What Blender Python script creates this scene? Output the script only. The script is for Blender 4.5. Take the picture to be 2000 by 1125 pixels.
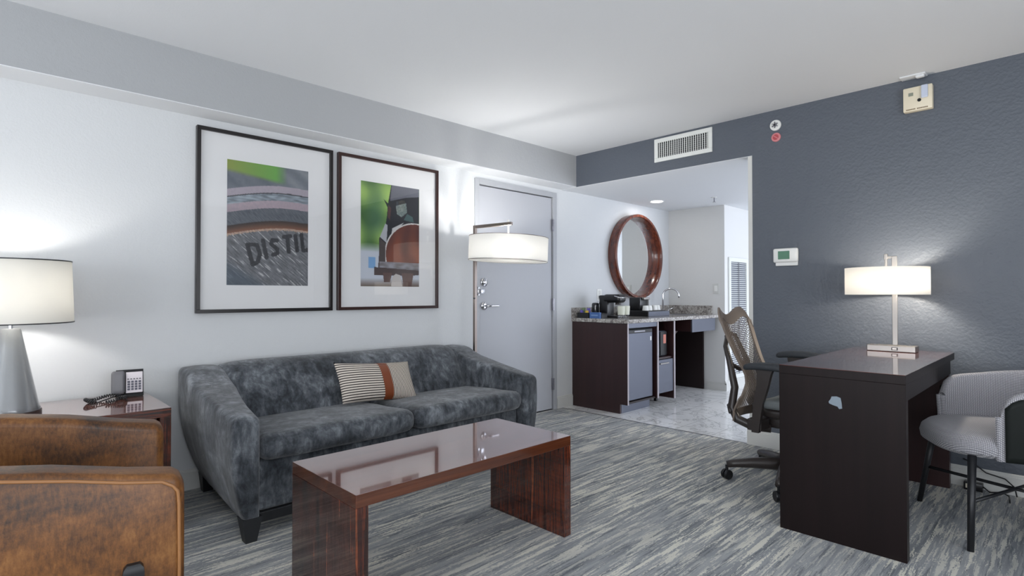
import bpy, bmesh, math, random
from mathutils import Vector, Matrix, noise
PI = math.pi
random.seed(4)
for o in list(bpy.data.objects): bpy.data.objects.remove(o, do_unlink=True)
SC = bpy.context.scene
COL = SC.collection
# ---------------------------------------------------------------- camera
cd = bpy.data.cameras.new('camera'); cam = bpy.data.objects.new('camera', cd); COL.objects.link(cam)
cd.sensor_width = 36; cd.lens = 19.3565; cd.shift_x = -4.1/2000; cd.shift_y = -2.34/2000
cd.clip_start = .05
yaw, pit, rol = .7981, .0132, -.0007
f_ = Vector((-math.sin(yaw)*math.cos(pit), math.cos(yaw)*math.cos(pit), math.sin(pit)))
r_ = Vector((math.cos(yaw), math.sin(yaw), 0)); u_ = r_.cross(f_)
r2 = math.cos(rol)*r_+math.sin(rol)*u_; u2 = -math.sin(rol)*r_+math.cos(rol)*u_
cam.matrix_world = Matrix(((r2.x, u2.x, -f_.x, 3.5561), (r2.y, u2.y, -f_.y, 0), (r2.z, u2.z, -f_.z, 1.1129), (0, 0, 0, 1)))
SC.camera = cam
# ---------------------------------------------------------------- world, exposure, daylight through the windows
w = bpy.data.worlds.new('world'); SC.world = w; w.use_nodes = True
w.node_tree.nodes['Background'].inputs[0].default_value = (.62, .74, 1, 1)
w.node_tree.nodes['Background'].inputs[1].default_value = 1.0
vs = SC.view_settings; vs.view_transform = 'Standard'; vs.look = 'None'; vs.exposure = 0.0; vs.gamma = 1; vs.use_curve_mapping = False
def area(name, loc, rot, sx, sy, power, col):
    l = bpy.data.lights.new(name, 'AREA'); l.shape = 'RECTANGLE'; l.size = sx; l.size_y = sy; l.energy = power; l.color = col
    o = bpy.data.objects.new(name, l); o.location = loc; o.rotation_euler = rot; COL.objects.link(o); return o
# window behind the camera (rear wall), window in the right wall, window of the room beyond the alcove
area('window_daylight', (2.9, -3.12, 1.25), (PI/2+.75, 0, 0), 3.9, 1.7, 135, (.97, .985, 1))  # area lamp inside the unseen window, tilted up to brighten the ceiling
area('side_daylight', (5.52, .6, 1.25), (PI/2+.75, 0, PI/2), 3.2, 1.7, 90, (.97, .985, 1))  # unseen window too, its lamp given the same upward tilt for the ceiling
area('bedroom_daylight', (4.12, 6.9, 1.25), (PI/2, 0, PI/2), 3.2, 2.0, 100, (.84, .89, 1))

# ---------------------------------------------------------------- materials
def lin(c):
    return tuple(((v/255)/12.92 if v/255 <= .04045 else ((v/255+.055)/1.055)**2.4) for v in c)
class M:
    """small node helper"""
    def __init__(s, name, rgb=(128,128,128), rough=.6, metal=0, coat=0, sheen=0, spec=.5):
        s.m = bpy.data.materials.new(name); s.m.use_nodes = True; s.t = s.m.node_tree; s.n = s.t.nodes
        s.b = s.n['Principled BSDF']; I = s.b.inputs
        I['Base Color'].default_value = (*lin(rgb), 1); I['Roughness'].default_value = rough; I['Metallic'].default_value = metal
        I['Coat Weight'].default_value = coat; I['Coat Roughness'].default_value = .05; I['Sheen Weight'].default_value = sheen
        I['Specular IOR Level'].default_value = spec
    def node(s, t, **k):
        n = s.n.new(t)
        for a, v in k.items():
            if a in ('ins',):
                for q, x in v.items():
                    if isinstance(x, bpy.types.NodeSocket): s.t.links.new(x, n.inputs[q])
                    else: n.inputs[q].default_value = x
            else: setattr(n, a, v)
        return n
    def link(s, a, b): s.t.links.new(a, b)
    def coord(s, scale=(1,1,1), rot=(0,0,0), kind='Object'):
        tc = s.node('ShaderNodeTexCoord'); mp = s.node('ShaderNodeMapping')
        mp.inputs['Scale'].default_value = scale; mp.inputs['Rotation'].default_value = rot
        s.link(tc.outputs[kind], mp.inputs[0]); return mp.outputs[0]
    def noise(s, vec, scale=5, detail=4, rough=.5, dist=0):
        n = s.node('ShaderNodeTexNoise', ins={'Vector': vec, 'Scale': scale, 'Detail': detail, 'Roughness': rough, 'Distortion': dist})
        return n.outputs['Fac']
    def ramp(s, fac, stops, interp='LINEAR'):
        r = s.node('ShaderNodeValToRGB'); s.link(fac, r.inputs[0]); e = r.color_ramp.elements; r.color_ramp.interpolation = interp
        while len(e) < len(stops): e.new(.5)
        for i, (p, c) in enumerate(stops): e[i].position = p; e[i].color = (*lin(c), 1)
        return r.outputs[0]
    def gray(s, fac, stops):
        r = s.node('ShaderNodeValToRGB'); s.link(fac, r.inputs[0]); e = r.color_ramp.elements
        while len(e) < len(stops): e.new(.5)
        for i, (p, c) in enumerate(stops): e[i].position = p; e[i].color = (c, c, c, 1)
        return r.outputs[0]
    def mix(s, fac, a, b, mode='MIX'):
        n = s.node('ShaderNodeMix', data_type='RGBA', blend_type=mode)
        for q, x in ((0, fac), (6, a), (7, b)):
            if isinstance(x, bpy.types.NodeSocket): s.link(x, n.inputs[q])
            elif q == 0: n.inputs[0].default_value = x
            else: n.inputs[q].default_value = (*lin(x), 1)
        return n.outputs[2]
    def math(s, op, a, b=0):
        n = s.node('ShaderNodeMath', operation=op)
        for q, x in ((0, a), (1, b)):
            if isinstance(x, bpy.types.NodeSocket): s.link(x, n.inputs[q])
            else: n.inputs[q].default_value = x
        return n.outputs[0]
    def color(s, c): s.link(c, s.b.inputs['Base Color']); return s
    def rough(s, c): s.link(c, s.b.inputs['Roughness']); return s
    def bump(s, h, strength=.3, dist=.005):
        n = s.node('ShaderNodeBump', ins={'Height': h, 'Strength': strength, 'Distance': dist}); s.link(n.outputs[0], s.b.inputs['Normal']); return s

def wall_mat(name, rgb, rough=.7, st=.35, sc=85, spec=.35):
    m = M(name, rgb, rough, spec=spec); v = m.coord()
    h = m.math('ADD', m.noise(v, sc, 3, .55), m.math('MULTIPLY', m.noise(v, sc*.35, 2, .5), .8)); m.bump(h, st, .004); return m.m
m_wall = wall_mat('wall_paint', (207, 209, 210), st=.33)
m_dark = wall_mat('dark_blue_grey_paint', (86, 92, 101), .42, .6, 60, .5)
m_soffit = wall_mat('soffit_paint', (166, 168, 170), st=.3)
m_ceil = wall_mat('ceiling_paint', (222, 224, 226), .8, .12, 120)
m_alc = wall_mat('alcove_paint', (216, 216, 214), st=.2)
m_trim = M('white_trim_paint', (208, 208, 204), .4).m
m_doorp = M('door_paint', (172, 174, 179), .45).m
m_framep = M('door_frame_paint', (166, 168, 172), .4).m
# carpet
c = M('streaked_carpet', rough=.95, spec=.1)
def lay(sx, stretch, detail, ro, fine, lo, hi):
    a = c.noise(c.coord((1, stretch, 1)), sx, detail, ro, .1); f = c.noise(c.coord((1, .35, 1)), 170, 3, .7)
    return c.gray(c.math('ADD', a, c.math('MULTIPLY', c.math('SUBTRACT', f, .5), fine)), [(lo, 0), (hi, 1)])
band = c.gray(c.noise(c.coord((1, .10, 1)), 5.5, 3, .6), [(.38, .0), (.60, 1)])
base = c.ramp(c.noise(c.coord((1, .06, 1)), 13, 4, .62, .1), [(.34, (136, 140, 144)), (.47, (162, 165, 168)), (.58, (182, 184, 185)), (.72, (146, 150, 155))])
wide = lay(46, .065, 4, .60, .34, .530, .560)
thin = lay(105, .06, 3, .6, .30, .555, .585)
darkl = lay(64, .05, 3, .6, .25, .565, .60)
col = c.mix(c.math('MULTIPLY', darkl, .5), base, (88, 95, 102))
col = c.mix(c.math('MULTIPLY', thin, c.math('ADD', c.math('MULTIPLY', band, .6), .15)), col, (226, 224, 214))
col = c.mix(c.math('MULTIPLY', wide, c.math('ADD', c.math('MULTIPLY', band, .55), .42)), col, (240, 237, 224))
fz = c.gray(c.noise(c.coord(), 380, 2, .6), [(.3, .72), (.7, 1.0)])
col = c.mix(1.0, col, fz, 'MULTIPLY')
c.color(col); c.bump(c.noise(c.coord(), 420, 2, .6), .6, .004); m_carpet = c.m
# marble-look tile
c = M('white_marble_tile', rough=.16, spec=.5)
v = c.coord(); wv = c.noise(v, 2.4, 8, .62, 1.9)
ln_ = c.math('ABSOLUTE', c.math('SUBTRACT', wv, .5)); vein = c.gray(ln_, [(.0, 1), (.022, 0)])
cl = c.ramp(c.noise(v, 1.5, 5, .6, .6), [(.3, (240, 239, 237)), (.7, (224, 224, 224))])
col = c.mix(c.math('MULTIPLY', vein, .65), cl, (140, 139, 138))
br = c.node('ShaderNodeTexBrick', ins={'Vector': c.coord(rot=(0, 0, PI/2)), 'Scale': 1, 'Mortar Size': .003, 'Brick Width': .61, 'Row Height': .305, 'Color1': (1,1,1,1), 'Color2': (.93,.93,.93,1), 'Mortar': (.55,.55,.55,1)})
c.color(c.mix(1.0, col, br.outputs[0], 'MULTIPLY')); m_tile = c.m
# woods
def wood(name, stops, axis, scale=40, rough=.12, coat=1, cross=0, ior=1.5):
    m = M(name, rough=rough, coat=coat)
    s3 = [1, 1, 1]; s3[axis] = .035
    v = m.coord(tuple(s3)); n = m.noise(v, scale, 5, .6, .6)
    big = m.noise(v, scale*.25, 2, .5, .8)
    c0 = m.ramp(m.math('ADD', m.math('MULTIPLY', n, .62), m.math('MULTIPLY', big, .38)), stops)
    if cross:
        s4 = [.06, .06, .06]; s4[cross-1] = 1
        k = m.gray(m.noise(m.coord(tuple(s4)), 30, 3, .6, .5), [(.35, .55), (.7, 1.15)])
        c0 = m.mix(1.0, c0, k, 'MULTIPLY')
    m.color(c0); m.b.inputs['Specular IOR Level'].default_value = .5 if coat else .22; m.b.inputs['Coat Roughness'].default_value = .035; m.b.inputs['Coat IOR'].default_value = ior; return m.m
mac = [(.38, (30, 14, 11)), (.45, (60, 28, 20)), (.50, (100, 48, 30)), (.53, (48, 22, 17)), (.58, (84, 38, 25)), (.62, (146, 80, 50)), (.66, (60, 28, 20))]
m_mac_y = wood('macassar_long_grain', mac, 1, 44, .16, 1)
m_mac_z = wood('macassar_upright_grain', mac, 2, 44, .16, .65, cross=3)
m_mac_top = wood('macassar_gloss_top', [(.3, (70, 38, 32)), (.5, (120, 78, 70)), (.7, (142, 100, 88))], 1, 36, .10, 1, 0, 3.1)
m_mac_edge = wood('macassar_edge_grain', [(.3, (40, 21, 15)), (.5, (84, 44, 26)), (.7, (122, 70, 41))], 1, 26, .16, .7)
esp = [(.3, (20, 13, 13)), (.7, (29, 19, 19))]
m_desk = wood('espresso_wood', esp, 2, 30, .38, .0)
m_desktop = wood('gloss_mahogany_desktop', [(.3, (84, 42, 36)), (.7, (116, 62, 52))], 1, 20, .14, 1, 0, 1.7)
m_cab = wood('dark_cabinet_laminate', [(.3, (42, 24, 25)), (.7, (56, 33, 33))], 2, 22, .34, .1)
m_cab_in = M('cabinet_inside', (28, 16, 16), .5).m
m_front = M('brushed_dark_fronts', (102, 106, 118), .34, .6).m
m_rim = wood('bentwood_mirror_rim', [(.38, (62, 28, 20)), (.5, (92, 42, 27)), (.62, (122, 62, 38))], 2, 34, .25, .6)
# fabrics
c = M('crushed_charcoal_velvet', rough=.85, sheen=.35, spec=.2)
v = c.coord(); a = c.noise(v, 6.5, 6, .70, .45); b2 = c.noise(c.coord((1, 1, .35)), 30, 4, .65, .5)
s_ = c.math('ADD', c.math('MULTIPLY', a, .62), c.math('MULTIPLY', b2, .38))
c.color(c.ramp(s_, [(.38, (44, 47, 51)), (.46, (66, 70, 75)), (.54, (92, 96, 101)), (.64, (132, 137, 142))]))
c.b.inputs['Sheen Roughness'].default_value = .4
c.bump(c.math('ADD', c.noise(v, 240, 2, .6), c.math('MULTIPLY', a, 1.6)), .5, .006); m_velvet = c.m
c = M('cognac_leather', rough=.42, spec=.45)
v = c.coord((1, .6, 1)); a = c.noise(v, 5.5, 7, .72, .35); b2 = c.noise(c.coord((1, 1, .35)), 130, 4, .7)
s_ = c.math('ADD', c.math('MULTIPLY', a, .7), c.math('MULTIPLY', b2, .3))
c.color(c.ramp(s_, [(.38, (46, 30, 18)), (.46, (84, 52, 24)), (.54, (114, 72, 33)), (.63, (136, 92, 48))])); c.bump(c.noise(c.coord(), 300, 3, .6), .15, .002); m_leather = c.m
m_piping = M('leather_piping', (150, 104, 62), .4).m
c = M('houndstooth_tweed', rough=.9, sheen=.2, spec=.15)
wx = c.node('ShaderNodeTexWave', wave_type='BANDS', bands_direction='X', ins={'Vector': c.coord(rot=(.5, .6, .785)), 'Scale': 52, 'Distortion': .3})
wy = c.node('ShaderNodeTexWave', wave_type='BANDS', bands_direction='Y', ins={'Vector': c.coord(rot=(.5, .6, .785)), 'Scale': 52, 'Distortion': .3}); v = c.coord()
mm = c.math('MULTIPLY', wx.outputs['Fac'], wy.outputs['Fac']); mm = c.math('ADD', mm, c.math('MULTIPLY', c.noise(v, 300, 2), .2))
c.color(c.ramp(mm, [(.15, (124, 124, 130)), (.5, (200, 198, 201))])); c.bump(mm, .5, .003); m_tweed = c.m
m_shell = M('dark_shell', (24, 28, 26), .6, spec=.2).m
m_tweedp = M('tweed_edge', (168, 165, 168), .9).m
m_black = M('black_metal', (26, 27, 30), .4).m
m_blackp = M('black_plastic', (20, 20, 23), .3).m
m_legw = M('black_wood', (18, 20, 23), .45).m
m_ocgrey = M('graphite_plastic', (52, 46, 44), .35).m
m_ocmesh = M('bronze_grey_membrane', (118, 106, 96), .42).m
m_pad = M('armrest_pad', (46, 50, 55), .5).m
m_seatf = M('grey_seat_fabric', (112, 117, 118), .9).m
m_nickel = M('brushed_nickel', (158, 154, 150), .42, 1).m
m_pole = M('dark_bronze_nickel', (132, 122, 116), .28, 1).m
m_chrome = M('chrome', (215, 215, 218), .1, 1).m
m_steel = M('satin_steel', (150, 150, 156), .3, 1).m
m_lampbase = M('pewter_glaze', (132, 135, 137), .22, .25, .5).m
m_white = M('white_plastic', (232, 232, 228), .35).m
m_cream = M('cream_plastic', (226, 216, 192), .4).m
m_grille = M('vent_white', (222, 224, 220), .4).m
m_hole = M('dark_void', (26, 27, 28), .8).m
m_redp = M('red_plastic', (182, 74, 80), .4).m
m_pinkp = M('pale_red_plastic', (206, 128, 132), .4).m
m_green = M('lcd_green', (84, 128, 104), .2).m
m_mat = M('mat_board', (226, 226, 226), .8).m
m_fr1 = M('black_frame', (20, 15, 15), .3).m
m_fr2 = M('dark_brown_frame', (48, 26, 22), .3).m
m_mirror = M('mirror_silver', (238, 240, 240), .01, 1).m
m_blue = M('blue_print_card', (70, 104, 160), .5).m
m_purple = M('purple_packets', (104, 92, 176), .5).m
m_yellow = M('yellow_packets', (214, 180, 66), .5).m
m_greenp = M('green_packets', (110, 130, 96), .5).m
m_paper = M('paper_wrap', (214, 216, 200), .7).m
m_beige = M('beige_pad', (196, 190, 172), .7).m
c = M('granite', rough=.14, spec=.5); v = c.coord((1, 1, 1))
s_ = c.math('ADD', c.math('MULTIPLY', c.noise(v, 55, 5, .7, .3), .6), c.math('MULTIPLY', c.noise(c.coord((1, .4, 1)), 12, 4, .6, 1.2), .4))
c.color(c.ramp(s_, [(.34, (70, 66, 66)), (.46, (130, 124, 120)), (.55, (178, 174, 168)), (.68, (214, 212, 208))])); m_granite = c.m
# thin clear glass: fresnel reflection over a clear pane
def glass_mat(name, ior=1.5):
    m = bpy.data.materials.new(name); m.use_nodes = True; t = m.node_tree; t.nodes.clear()
    o = t.nodes.new('ShaderNodeOutputMaterial'); mx = t.nodes.new('ShaderNodeMixShader'); fr = t.nodes.new('ShaderNodeFresnel'); 
    ge = t.nodes.new('ShaderNodeNewGeometry'); mr = t.nodes.new('ShaderNodeMapRange'); mr.inputs[3].default_value = ior; mr.inputs[4].default_value = 1/ior
    t.links.new(ge.outputs['Backfacing'], mr.inputs[0]); t.links.new(mr.outputs[0], fr.inputs[0])
    tr = t.nodes.new('ShaderNodeBsdfTransparent'); g = t.nodes.new('ShaderNodeBsdfGlossy'); g.inputs['Roughness'].default_value = .0
    t.links.new(fr.outputs[0], mx.inputs[0]); t.links.new(tr.outputs[0], mx.inputs[1]); t.links.new(g.outputs[0], mx.inputs[2]); t.links.new(mx.outputs[0], o.inputs[0])
    return m
m_glass = glass_mat('clear_glass')
def emit_mat(name, rgb, strength):
    m = bpy.data.materials.new(name); m.use_nodes = True; t = m.node_tree; t.nodes.clear()
    o = t.nodes.new('ShaderNodeOutputMaterial'); e = t.nodes.new('ShaderNodeEmission'); e.inputs[0].default_value = (*rgb, 1); e.inputs[1].default_value = strength
    t.links.new(e.outputs[0], o.inputs[0]); return m
def shade_mat(name, rgb, trans):
    m = bpy.data.materials.new(name); m.use_nodes = True; t = m.node_tree; t.nodes.clear()
    o = t.nodes.new('ShaderNodeOutputMaterial'); mx = t.nodes.new('ShaderNodeMixShader'); mx.inputs[0].default_value = trans
    d = t.nodes.new('ShaderNodeBsdfDiffuse'); tl = t.nodes.new('ShaderNodeBsdfTranslucent')
    d.inputs[0].default_value = (*lin(rgb), 1); tl.inputs[0].default_value = (*lin(rgb), 1)
    t.links.new(d.outputs[0], mx.inputs[1]); t.links.new(tl.outputs[0], mx.inputs[2]); t.links.new(mx.outputs[0], o.inputs[0]); return m
m_shade = shade_mat('linen_shade', (246, 245, 242), .44)
m_shade2 = shade_mat('thick_linen_shade', (238, 236, 230), .34)

# ---------------------------------------------------------------- mesh helpers
class B:
    def __init__(s): s.bm = bmesh.new(); s.mi = 0
    def _post(s, vs, mat=None):
        if mat is not None: bmesh.ops.transform(s.bm, matrix=mat, verts=vs)
    def box(s, x0, y0, z0, x1, y1, z1, bev=0, seg=2, mat=None):
        t = bmesh.new(); bmesh.ops.create_cube(t, size=1)
        for v in t.verts: v.co = Vector(((x0+x1)/2+v.co.x*(x1-x0), (y0+y1)/2+v.co.y*(y1-y0), (z0+z1)/2+v.co.z*(z1-z0)))
        if bev: bmesh.ops.bevel(t, geom=t.edges[:], offset=bev, segments=seg, profile=.5, affect='EDGES')
        return s.merge(t, mat)
    def merge(s, t, mat=None):
        if mat is not None: bmesh.ops.transform(t, matrix=mat, verts=t.verts)
        for fc in t.faces: fc.material_index = s.mi
        me = bpy.data.meshes.new('tmp'); t.to_mesh(me); s.bm.from_mesh(me); bpy.data.meshes.remove(me); t.free(); return s
    def rbox(s, cx, cy, cz, sx, sy, sz, r, n=10, crown=0, fn=None, mat=None):
        """rounded cushion box with a crowned top"""
        t = bmesh.new(); h = (sx/2, sy/2, sz/2); r = min(r, *h)
        bmesh.ops.create_cube(t, size=2); bmesh.ops.subdivide_edges(t, edges=t.edges[:], cuts=n, use_grid_fill=True)
        for v in t.verts:
            p = [v.co.x, v.co.y, v.co.z]
            # concentrate samples near the edges
            p = [math.copysign(abs(q)**.6, q) if abs(q) > 1e-6 else 0 for q in p]
            P = Vector((p[0]*h[0], p[1]*h[1], p[2]*h[2]))
            Q = Vector([max(-(h[i]-r), min(h[i]-r, P[i])) for i in range(3)])
            dvec = P-Q
            if dvec.length > 1e-9: P = Q+dvec.normalized()*r
            if crown:
                k = crown*(1-(P.x/h[0])**2)*(1-(P.y/h[1])**2)
                P.z += k*max(0, P.z/h[2])
            if fn: P = fn(P)
            v.co = P+Vector((cx, cy, cz))
        return s.merge(t, mat)
    def loft(s, rings, cap=True, closed=True):
        vs = [[s.bm.verts.new(p) for p in r] for r in rings]; n = len(rings[0])
        for a, b in zip(vs, vs[1:]):
            for i in range(n if closed else n-1):
                j = (i+1) % n; f = s.bm.faces.new((a[i], a[j], b[j], b[i])); f.material_index = s.mi
        if cap and closed:
            for r, rev in ((vs[0], True), (vs[-1], False)):
                f = s.bm.faces.new(list(reversed(r)) if rev else r); f.material_index = s.mi
        return s
    def lathe(s, prof, c=(0,0,0), n=48, axis='Z', cap=False):
        rings = []
        for r, h in prof:
            ring = []
            for i in range(n):
                a = 2*PI*i/n; x, y = r*math.cos(a), r*math.sin(a)
                p = (x, y, h) if axis == 'Z' else ((h, x, y) if axis == 'X' else (x, h, y))
                ring.append(Vector(p)+Vector(c))
            rings.append(ring)
        return s.loft(rings, cap=cap)
    def tube(s, pts, r, n=10, closed=False, flat=None):
        pts = [Vector(p) for p in pts]; rings = []; m = len(pts); up = Vector((0, 0, 1)); prev = None
        for i, p in enumerate(pts):
            if closed: t = pts[(i+1) % m]-pts[i-1]
            else: t = pts[min(i+1, m-1)]-pts[max(i-1, 0)]
            t.normalize()
            if prev is None:
                a = up.cross(t)
                if a.length < .1: a = Vector((1, 0, 0)).cross(t)
            else: a = prev-t*prev.dot(t)
            a.normalize(); prev = a; b = t.cross(a)
            rr = r[i] if isinstance(r, (list, tuple)) else r
            rings.append([p+a*(rr*math.cos(2*PI*k/n))+b*((rr if not flat else rr*flat)*math.sin(2*PI*k/n)) for k in range(n)])
        if closed: rings.append(rings[0])
        s.loft(rings, cap=not closed)
        if closed: bmesh.ops.remove_doubles(s.bm, verts=s.bm.verts, dist=1e-6)
        return s
    def prism(s, poly, axis, a, b):
        def P(u, v, h): return {0: (h, u, v), 1: (u, h, v), 2: (u, v, h)}[axis]
        return s.loft([[Vector(P(u, v, a)) for u, v in poly], [Vector(P(u, v, b)) for u, v in poly]])
    def obj(s, name, mat, parent=None, smooth=False, sub=0, inv=None, solid=0):
        bmesh.ops.recalc_face_normals(s.bm, faces=s.bm.faces)
        me = bpy.data.meshes.new(name); s.bm.to_mesh(me); s.bm.free()
        for m in (mat if isinstance(mat, (list, tuple)) else [mat]): me.materials.append(m)
        o = bpy.data.objects.new(name, me); COL.objects.link(o)
        if smooth:
            me.polygons.foreach_set('use_smooth', [True]*len(me.polygons))
            if smooth != 2: me.set_sharp_from_angle(angle=.7)
        if solid: md = o.modifiers.new('s', 'SOLIDIFY'); md.thickness = solid; md.offset = 0
        if sub: md = o.modifiers.new('s', 'SUBSURF'); md.levels = sub; md.render_levels = sub
        if parent is not None:
            o.parent = parent
            if parent.type == 'EMPTY' and not parent.get('_local'): o.matrix_parent_inverse = Matrix.Translation(parent.location).inverted()
        return o
def thing(name, label, cat, loc, group=None, local=False, rotz=0):
    o = bpy.data.objects.new(name, None); COL.objects.link(o); o.location = loc; o.rotation_euler = (0, 0, rotz); o.empty_display_size = .1
    o['label'] = label; o['category'] = cat
    if group: o['group'] = group
    if local: o['_local'] = 1
    return o
def tag(o, label, cat, group=None):
    o['label'] = label; o['category'] = cat
    if group: o['group'] = group
    return o
def struct(o): o['kind'] = 'structure'; return o
def box(name, mat, parent, x0, y0, z0, x1, y1, z1, bev=0): return B().box(x0, y0, z0, x1, y1, z1, bev).obj(name, mat, parent)
def srt(name, mat, *c, bev=0): return struct(box(name, mat, None, *c, bev))

# ================================================================ the setting
D = 4.114; XS = .194; ZS = 2.141; ZC = 2.44; XO = 1.871; YA = 6.15; XA = .715
srt('floor_carpet', m_carpet, 0, -3.2, -.05, 5.6, D+.006, 0)
srt('floor_tile', m_tile, -.02, D+.006, -.05, 4.2, 9.0, 0)
srt('trim_1', m_steel, .0, D-.002, -.01, XO, D+.008, .002)          # thin metal strip between carpet and tile
b = B(); b.box(-.15, -3.2, 0, 0, 3.0, ZC); b.box(-.15, 4.035, 0, 0, YA, ZC); b.box(-.15, 3.0, 2.098, 0, 4.035, ZC); struct(b.obj('wall_left', m_wall))
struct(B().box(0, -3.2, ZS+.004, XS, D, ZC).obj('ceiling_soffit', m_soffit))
struct(B().box(0, -3.2, ZS, XS-.0005, D, ZS+.004).obj('ceiling_soffit_underside', m_ceil))
srt('floor_threshold', m_steel, -.15, 3.0, -.05, .0, 4.035, .001)
srt('ceiling', m_ceil, 0, -3.2, ZC, 5.6, D+.13, ZC+.1)
b = B(); b.box(XO, D, 0, 5.6, D+.13, ZC); b.box(XS, D, ZS, XO, D+.13, ZC); struct(b.obj('wall_back', m_dark))
srt('ceiling_alcove', m_ceil, 0, D+.13, ZS, 4.2, 9.0, ZS+.1)
srt('ceiling_alcove_front', m_ceil, 0, D+.001, ZS-.003, XO, D+.13, ZS+.001)
srt('trim_2', m_trim, XO-.03, D-.003, .0, XO, D+.135, ZS-.003)
srt('wall_alcove', m_alc, -.15, YA, 0, XA, YA+.12, ZS)
srt('wall_hall', m_alc, XA-.12, YA+.12, 0, XA, 9.0, ZS)
srt('wall_hall_end', m_alc, XA, 8.9, 0, 4.2, 9.0, ZS)
srt('wall_hall_back', m_alc, XO, D+.131, 0, 4.2, D+.16, ZS)
b = B(); b.box(4.2, D+.16, 0, 4.3, 5.2, ZS); b.box(4.2, 8.6, 0, 4.3, 9.0, ZS); b.box(4.2, 5.2, 2.08, 4.3, 8.6, ZS); b.box(4.2, 5.2, 0, 4.3, 8.6, .2); struct(b.obj('wall_hall_right', m_alc))
b = B(); b.box(5.6, -3.2, 0, 5.7, -1.1, ZC); b.box(5.6, 2.3, 0, 5.7, D, ZC); b.box(5.6, -1.1, 0, 5.7, 2.3, .15); b.box(5.6, -1.1, 2.3, 5.7, 2.3, ZC); struct(b.obj('wall_right', m_wall))
b = B(); b.box(0, -3.3, 0, .8, -3.2, ZC); b.box(5.0, -3.3, 0, 5.6, -3.2, ZC); b.box(.8, -3.3, 0, 5.0, -3.2, .15); b.box(.8, -3.3, 2.35, 5.0, -3.2, ZC); struct(b.obj('wall_front', m_wall))
def window(name, x0, y0, z0, x1, y1, z1):
    t = .05; b = B(); alongx = (x1-x0) > (y1-y0)
    b.box(x0, y0, z0, x1, y1, z0+t); b.box(x0, y0, z1-t, x1, y1, z1)
    for k in (0, .5, 1):
        if alongx: a = x0+(x1-x0-t)*k; b.box(a, y0, z0+t, a+t, y1, z1-t)
        else: a = y0+(y1-y0-t)*k; b.box(x0, a, z0+t, x1, a+t, z1-t)
    o = struct(b.obj(name, m_trim))
    g = B()
    if alongx: g.box(x0, (y0+y1)/2-.002, z0, x1, (y0+y1)/2+.002, z1)
    else: g.box((x0+x1)/2-.002, y0, z0, (x0+x1)/2+.002, y1, z1)
    g.obj('window_pane', m_glass, o)
window('window_1', .8, -3.29, .15, 5.0, -3.23, 2.35)
window('window_2', 5.63, -1.1, .15, 5.69, 2.3, 2.3)
window('window_3', 4.23, 5.2, .2, 4.29, 8.6, 2.08)
def baseboard(name, p0, p1, axis, side, h=.115):
    """stepped profile along a wall"""
    prof = [(0, 0), (.014, 0), (.014, h-.018), (.010, h-.016), (.010, h-.006), (.006, h), (0, h)]
    b = B()
    if axis == 'y':
        x, y0 = p0; _, y1 = p1; b.prism([(x+side*q, z) for q, z in prof], 1, y0, y1)
    else:
        x0, y = p0; x1, _ = p1; b.prism([(y+side*q, z) for q, z in prof], 0, x0, x1)
    struct(b.obj(name, m_trim))
baseboard('baseboard_left', (0, -3.2), (0, 2.995), 'y', 1)
baseboard('baseboard_left_alcove', (0, 4.04), (0, 4.275), 'y', 1)
baseboard('baseboard_back', (XO-.045, D), (5.6, D), 'x', -1)
baseboard('baseboard_alcove', (.5, YA), (XA+.014, YA), 'x', -1, .09)
baseboard('baseboard_hall', (XA, YA-.01), (XA, 8.9), 'y', 1, .115)
baseboard('baseboard_right', (5.6, -3.2), (5.6, D), 'y', -1)
baseboard('baseboard_front', (0, -3.2), (5.6, -3.2), 'x', 1)
# entry door
fr = B(); fr.box(-.12, 2.998, 0, .012, 3.046, 2.097, .002); fr.box(-.12, 3.985, 0, .012, 4.037, 2.097, .002); fr.box(-.12, 3.046, 2.049, .012, 3.985, 2.097, .002)
fr.box(-.15, 3.0, 0, -.09, 4.03, 2.09)
door = struct(fr.obj('door_1', m_framep))
lf = B().box(-.07, 3.051, .008, -.006, 3.979, 2.041, .001).obj('door_leaf', m_doorp, door)
for z0 in (1.72, .955, .19):
    h = B(); h.box(-.004, 3.974, z0, .013, 3.994, z0+.115, .001)
    for k in range(5): h.lathe([(.0085, z0+.023*k+.001), (.0085, z0+.023*k+.022)], (.016, 3.985, 0), 10, cap=True)
    h.obj('hinge', m_steel, door, True)
h = B(); h.lathe([(.036, -.006), (.036, .004), (.03, .008), (.012, .010)], (0, 3.108, 1.215), 28, 'X', True); h.box(.008, 3.104, 1.195, .022, 3.112, 1.235, .002)
h.obj('deadbolt', m_chrome, lf, True)
h = B(); h.lathe([(.034, -.006), (.034, .004), (.028, .010), (.014, .012)], (0, 3.108, 1.012), 28, 'X', True)
h.tube([(.01, 3.108, 1.012), (.048, 3.108, 1.012), (.055, 3.118, 1.012), (.055, 3.15, 1.012), (.054, 3.225, 1.012)], .0095, 12)
h.obj('lever_handle', m_chrome, lf, True)
h = B(); h.box(.012, 3.02, 1.10, .018, 3.045, 1.175, .001); h.box(-.006, 3.058, 1.12, .0, 3.115, 1.155, .002); h.tube([(.022, 3.035, 1.115), (.022, 3.035, 1.16)], .006, 8); h.box(.012, 3.035, 1.125, .028, 3.085, 1.15, .003)
h.obj('security_latch', m_chrome, door, True)
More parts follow.
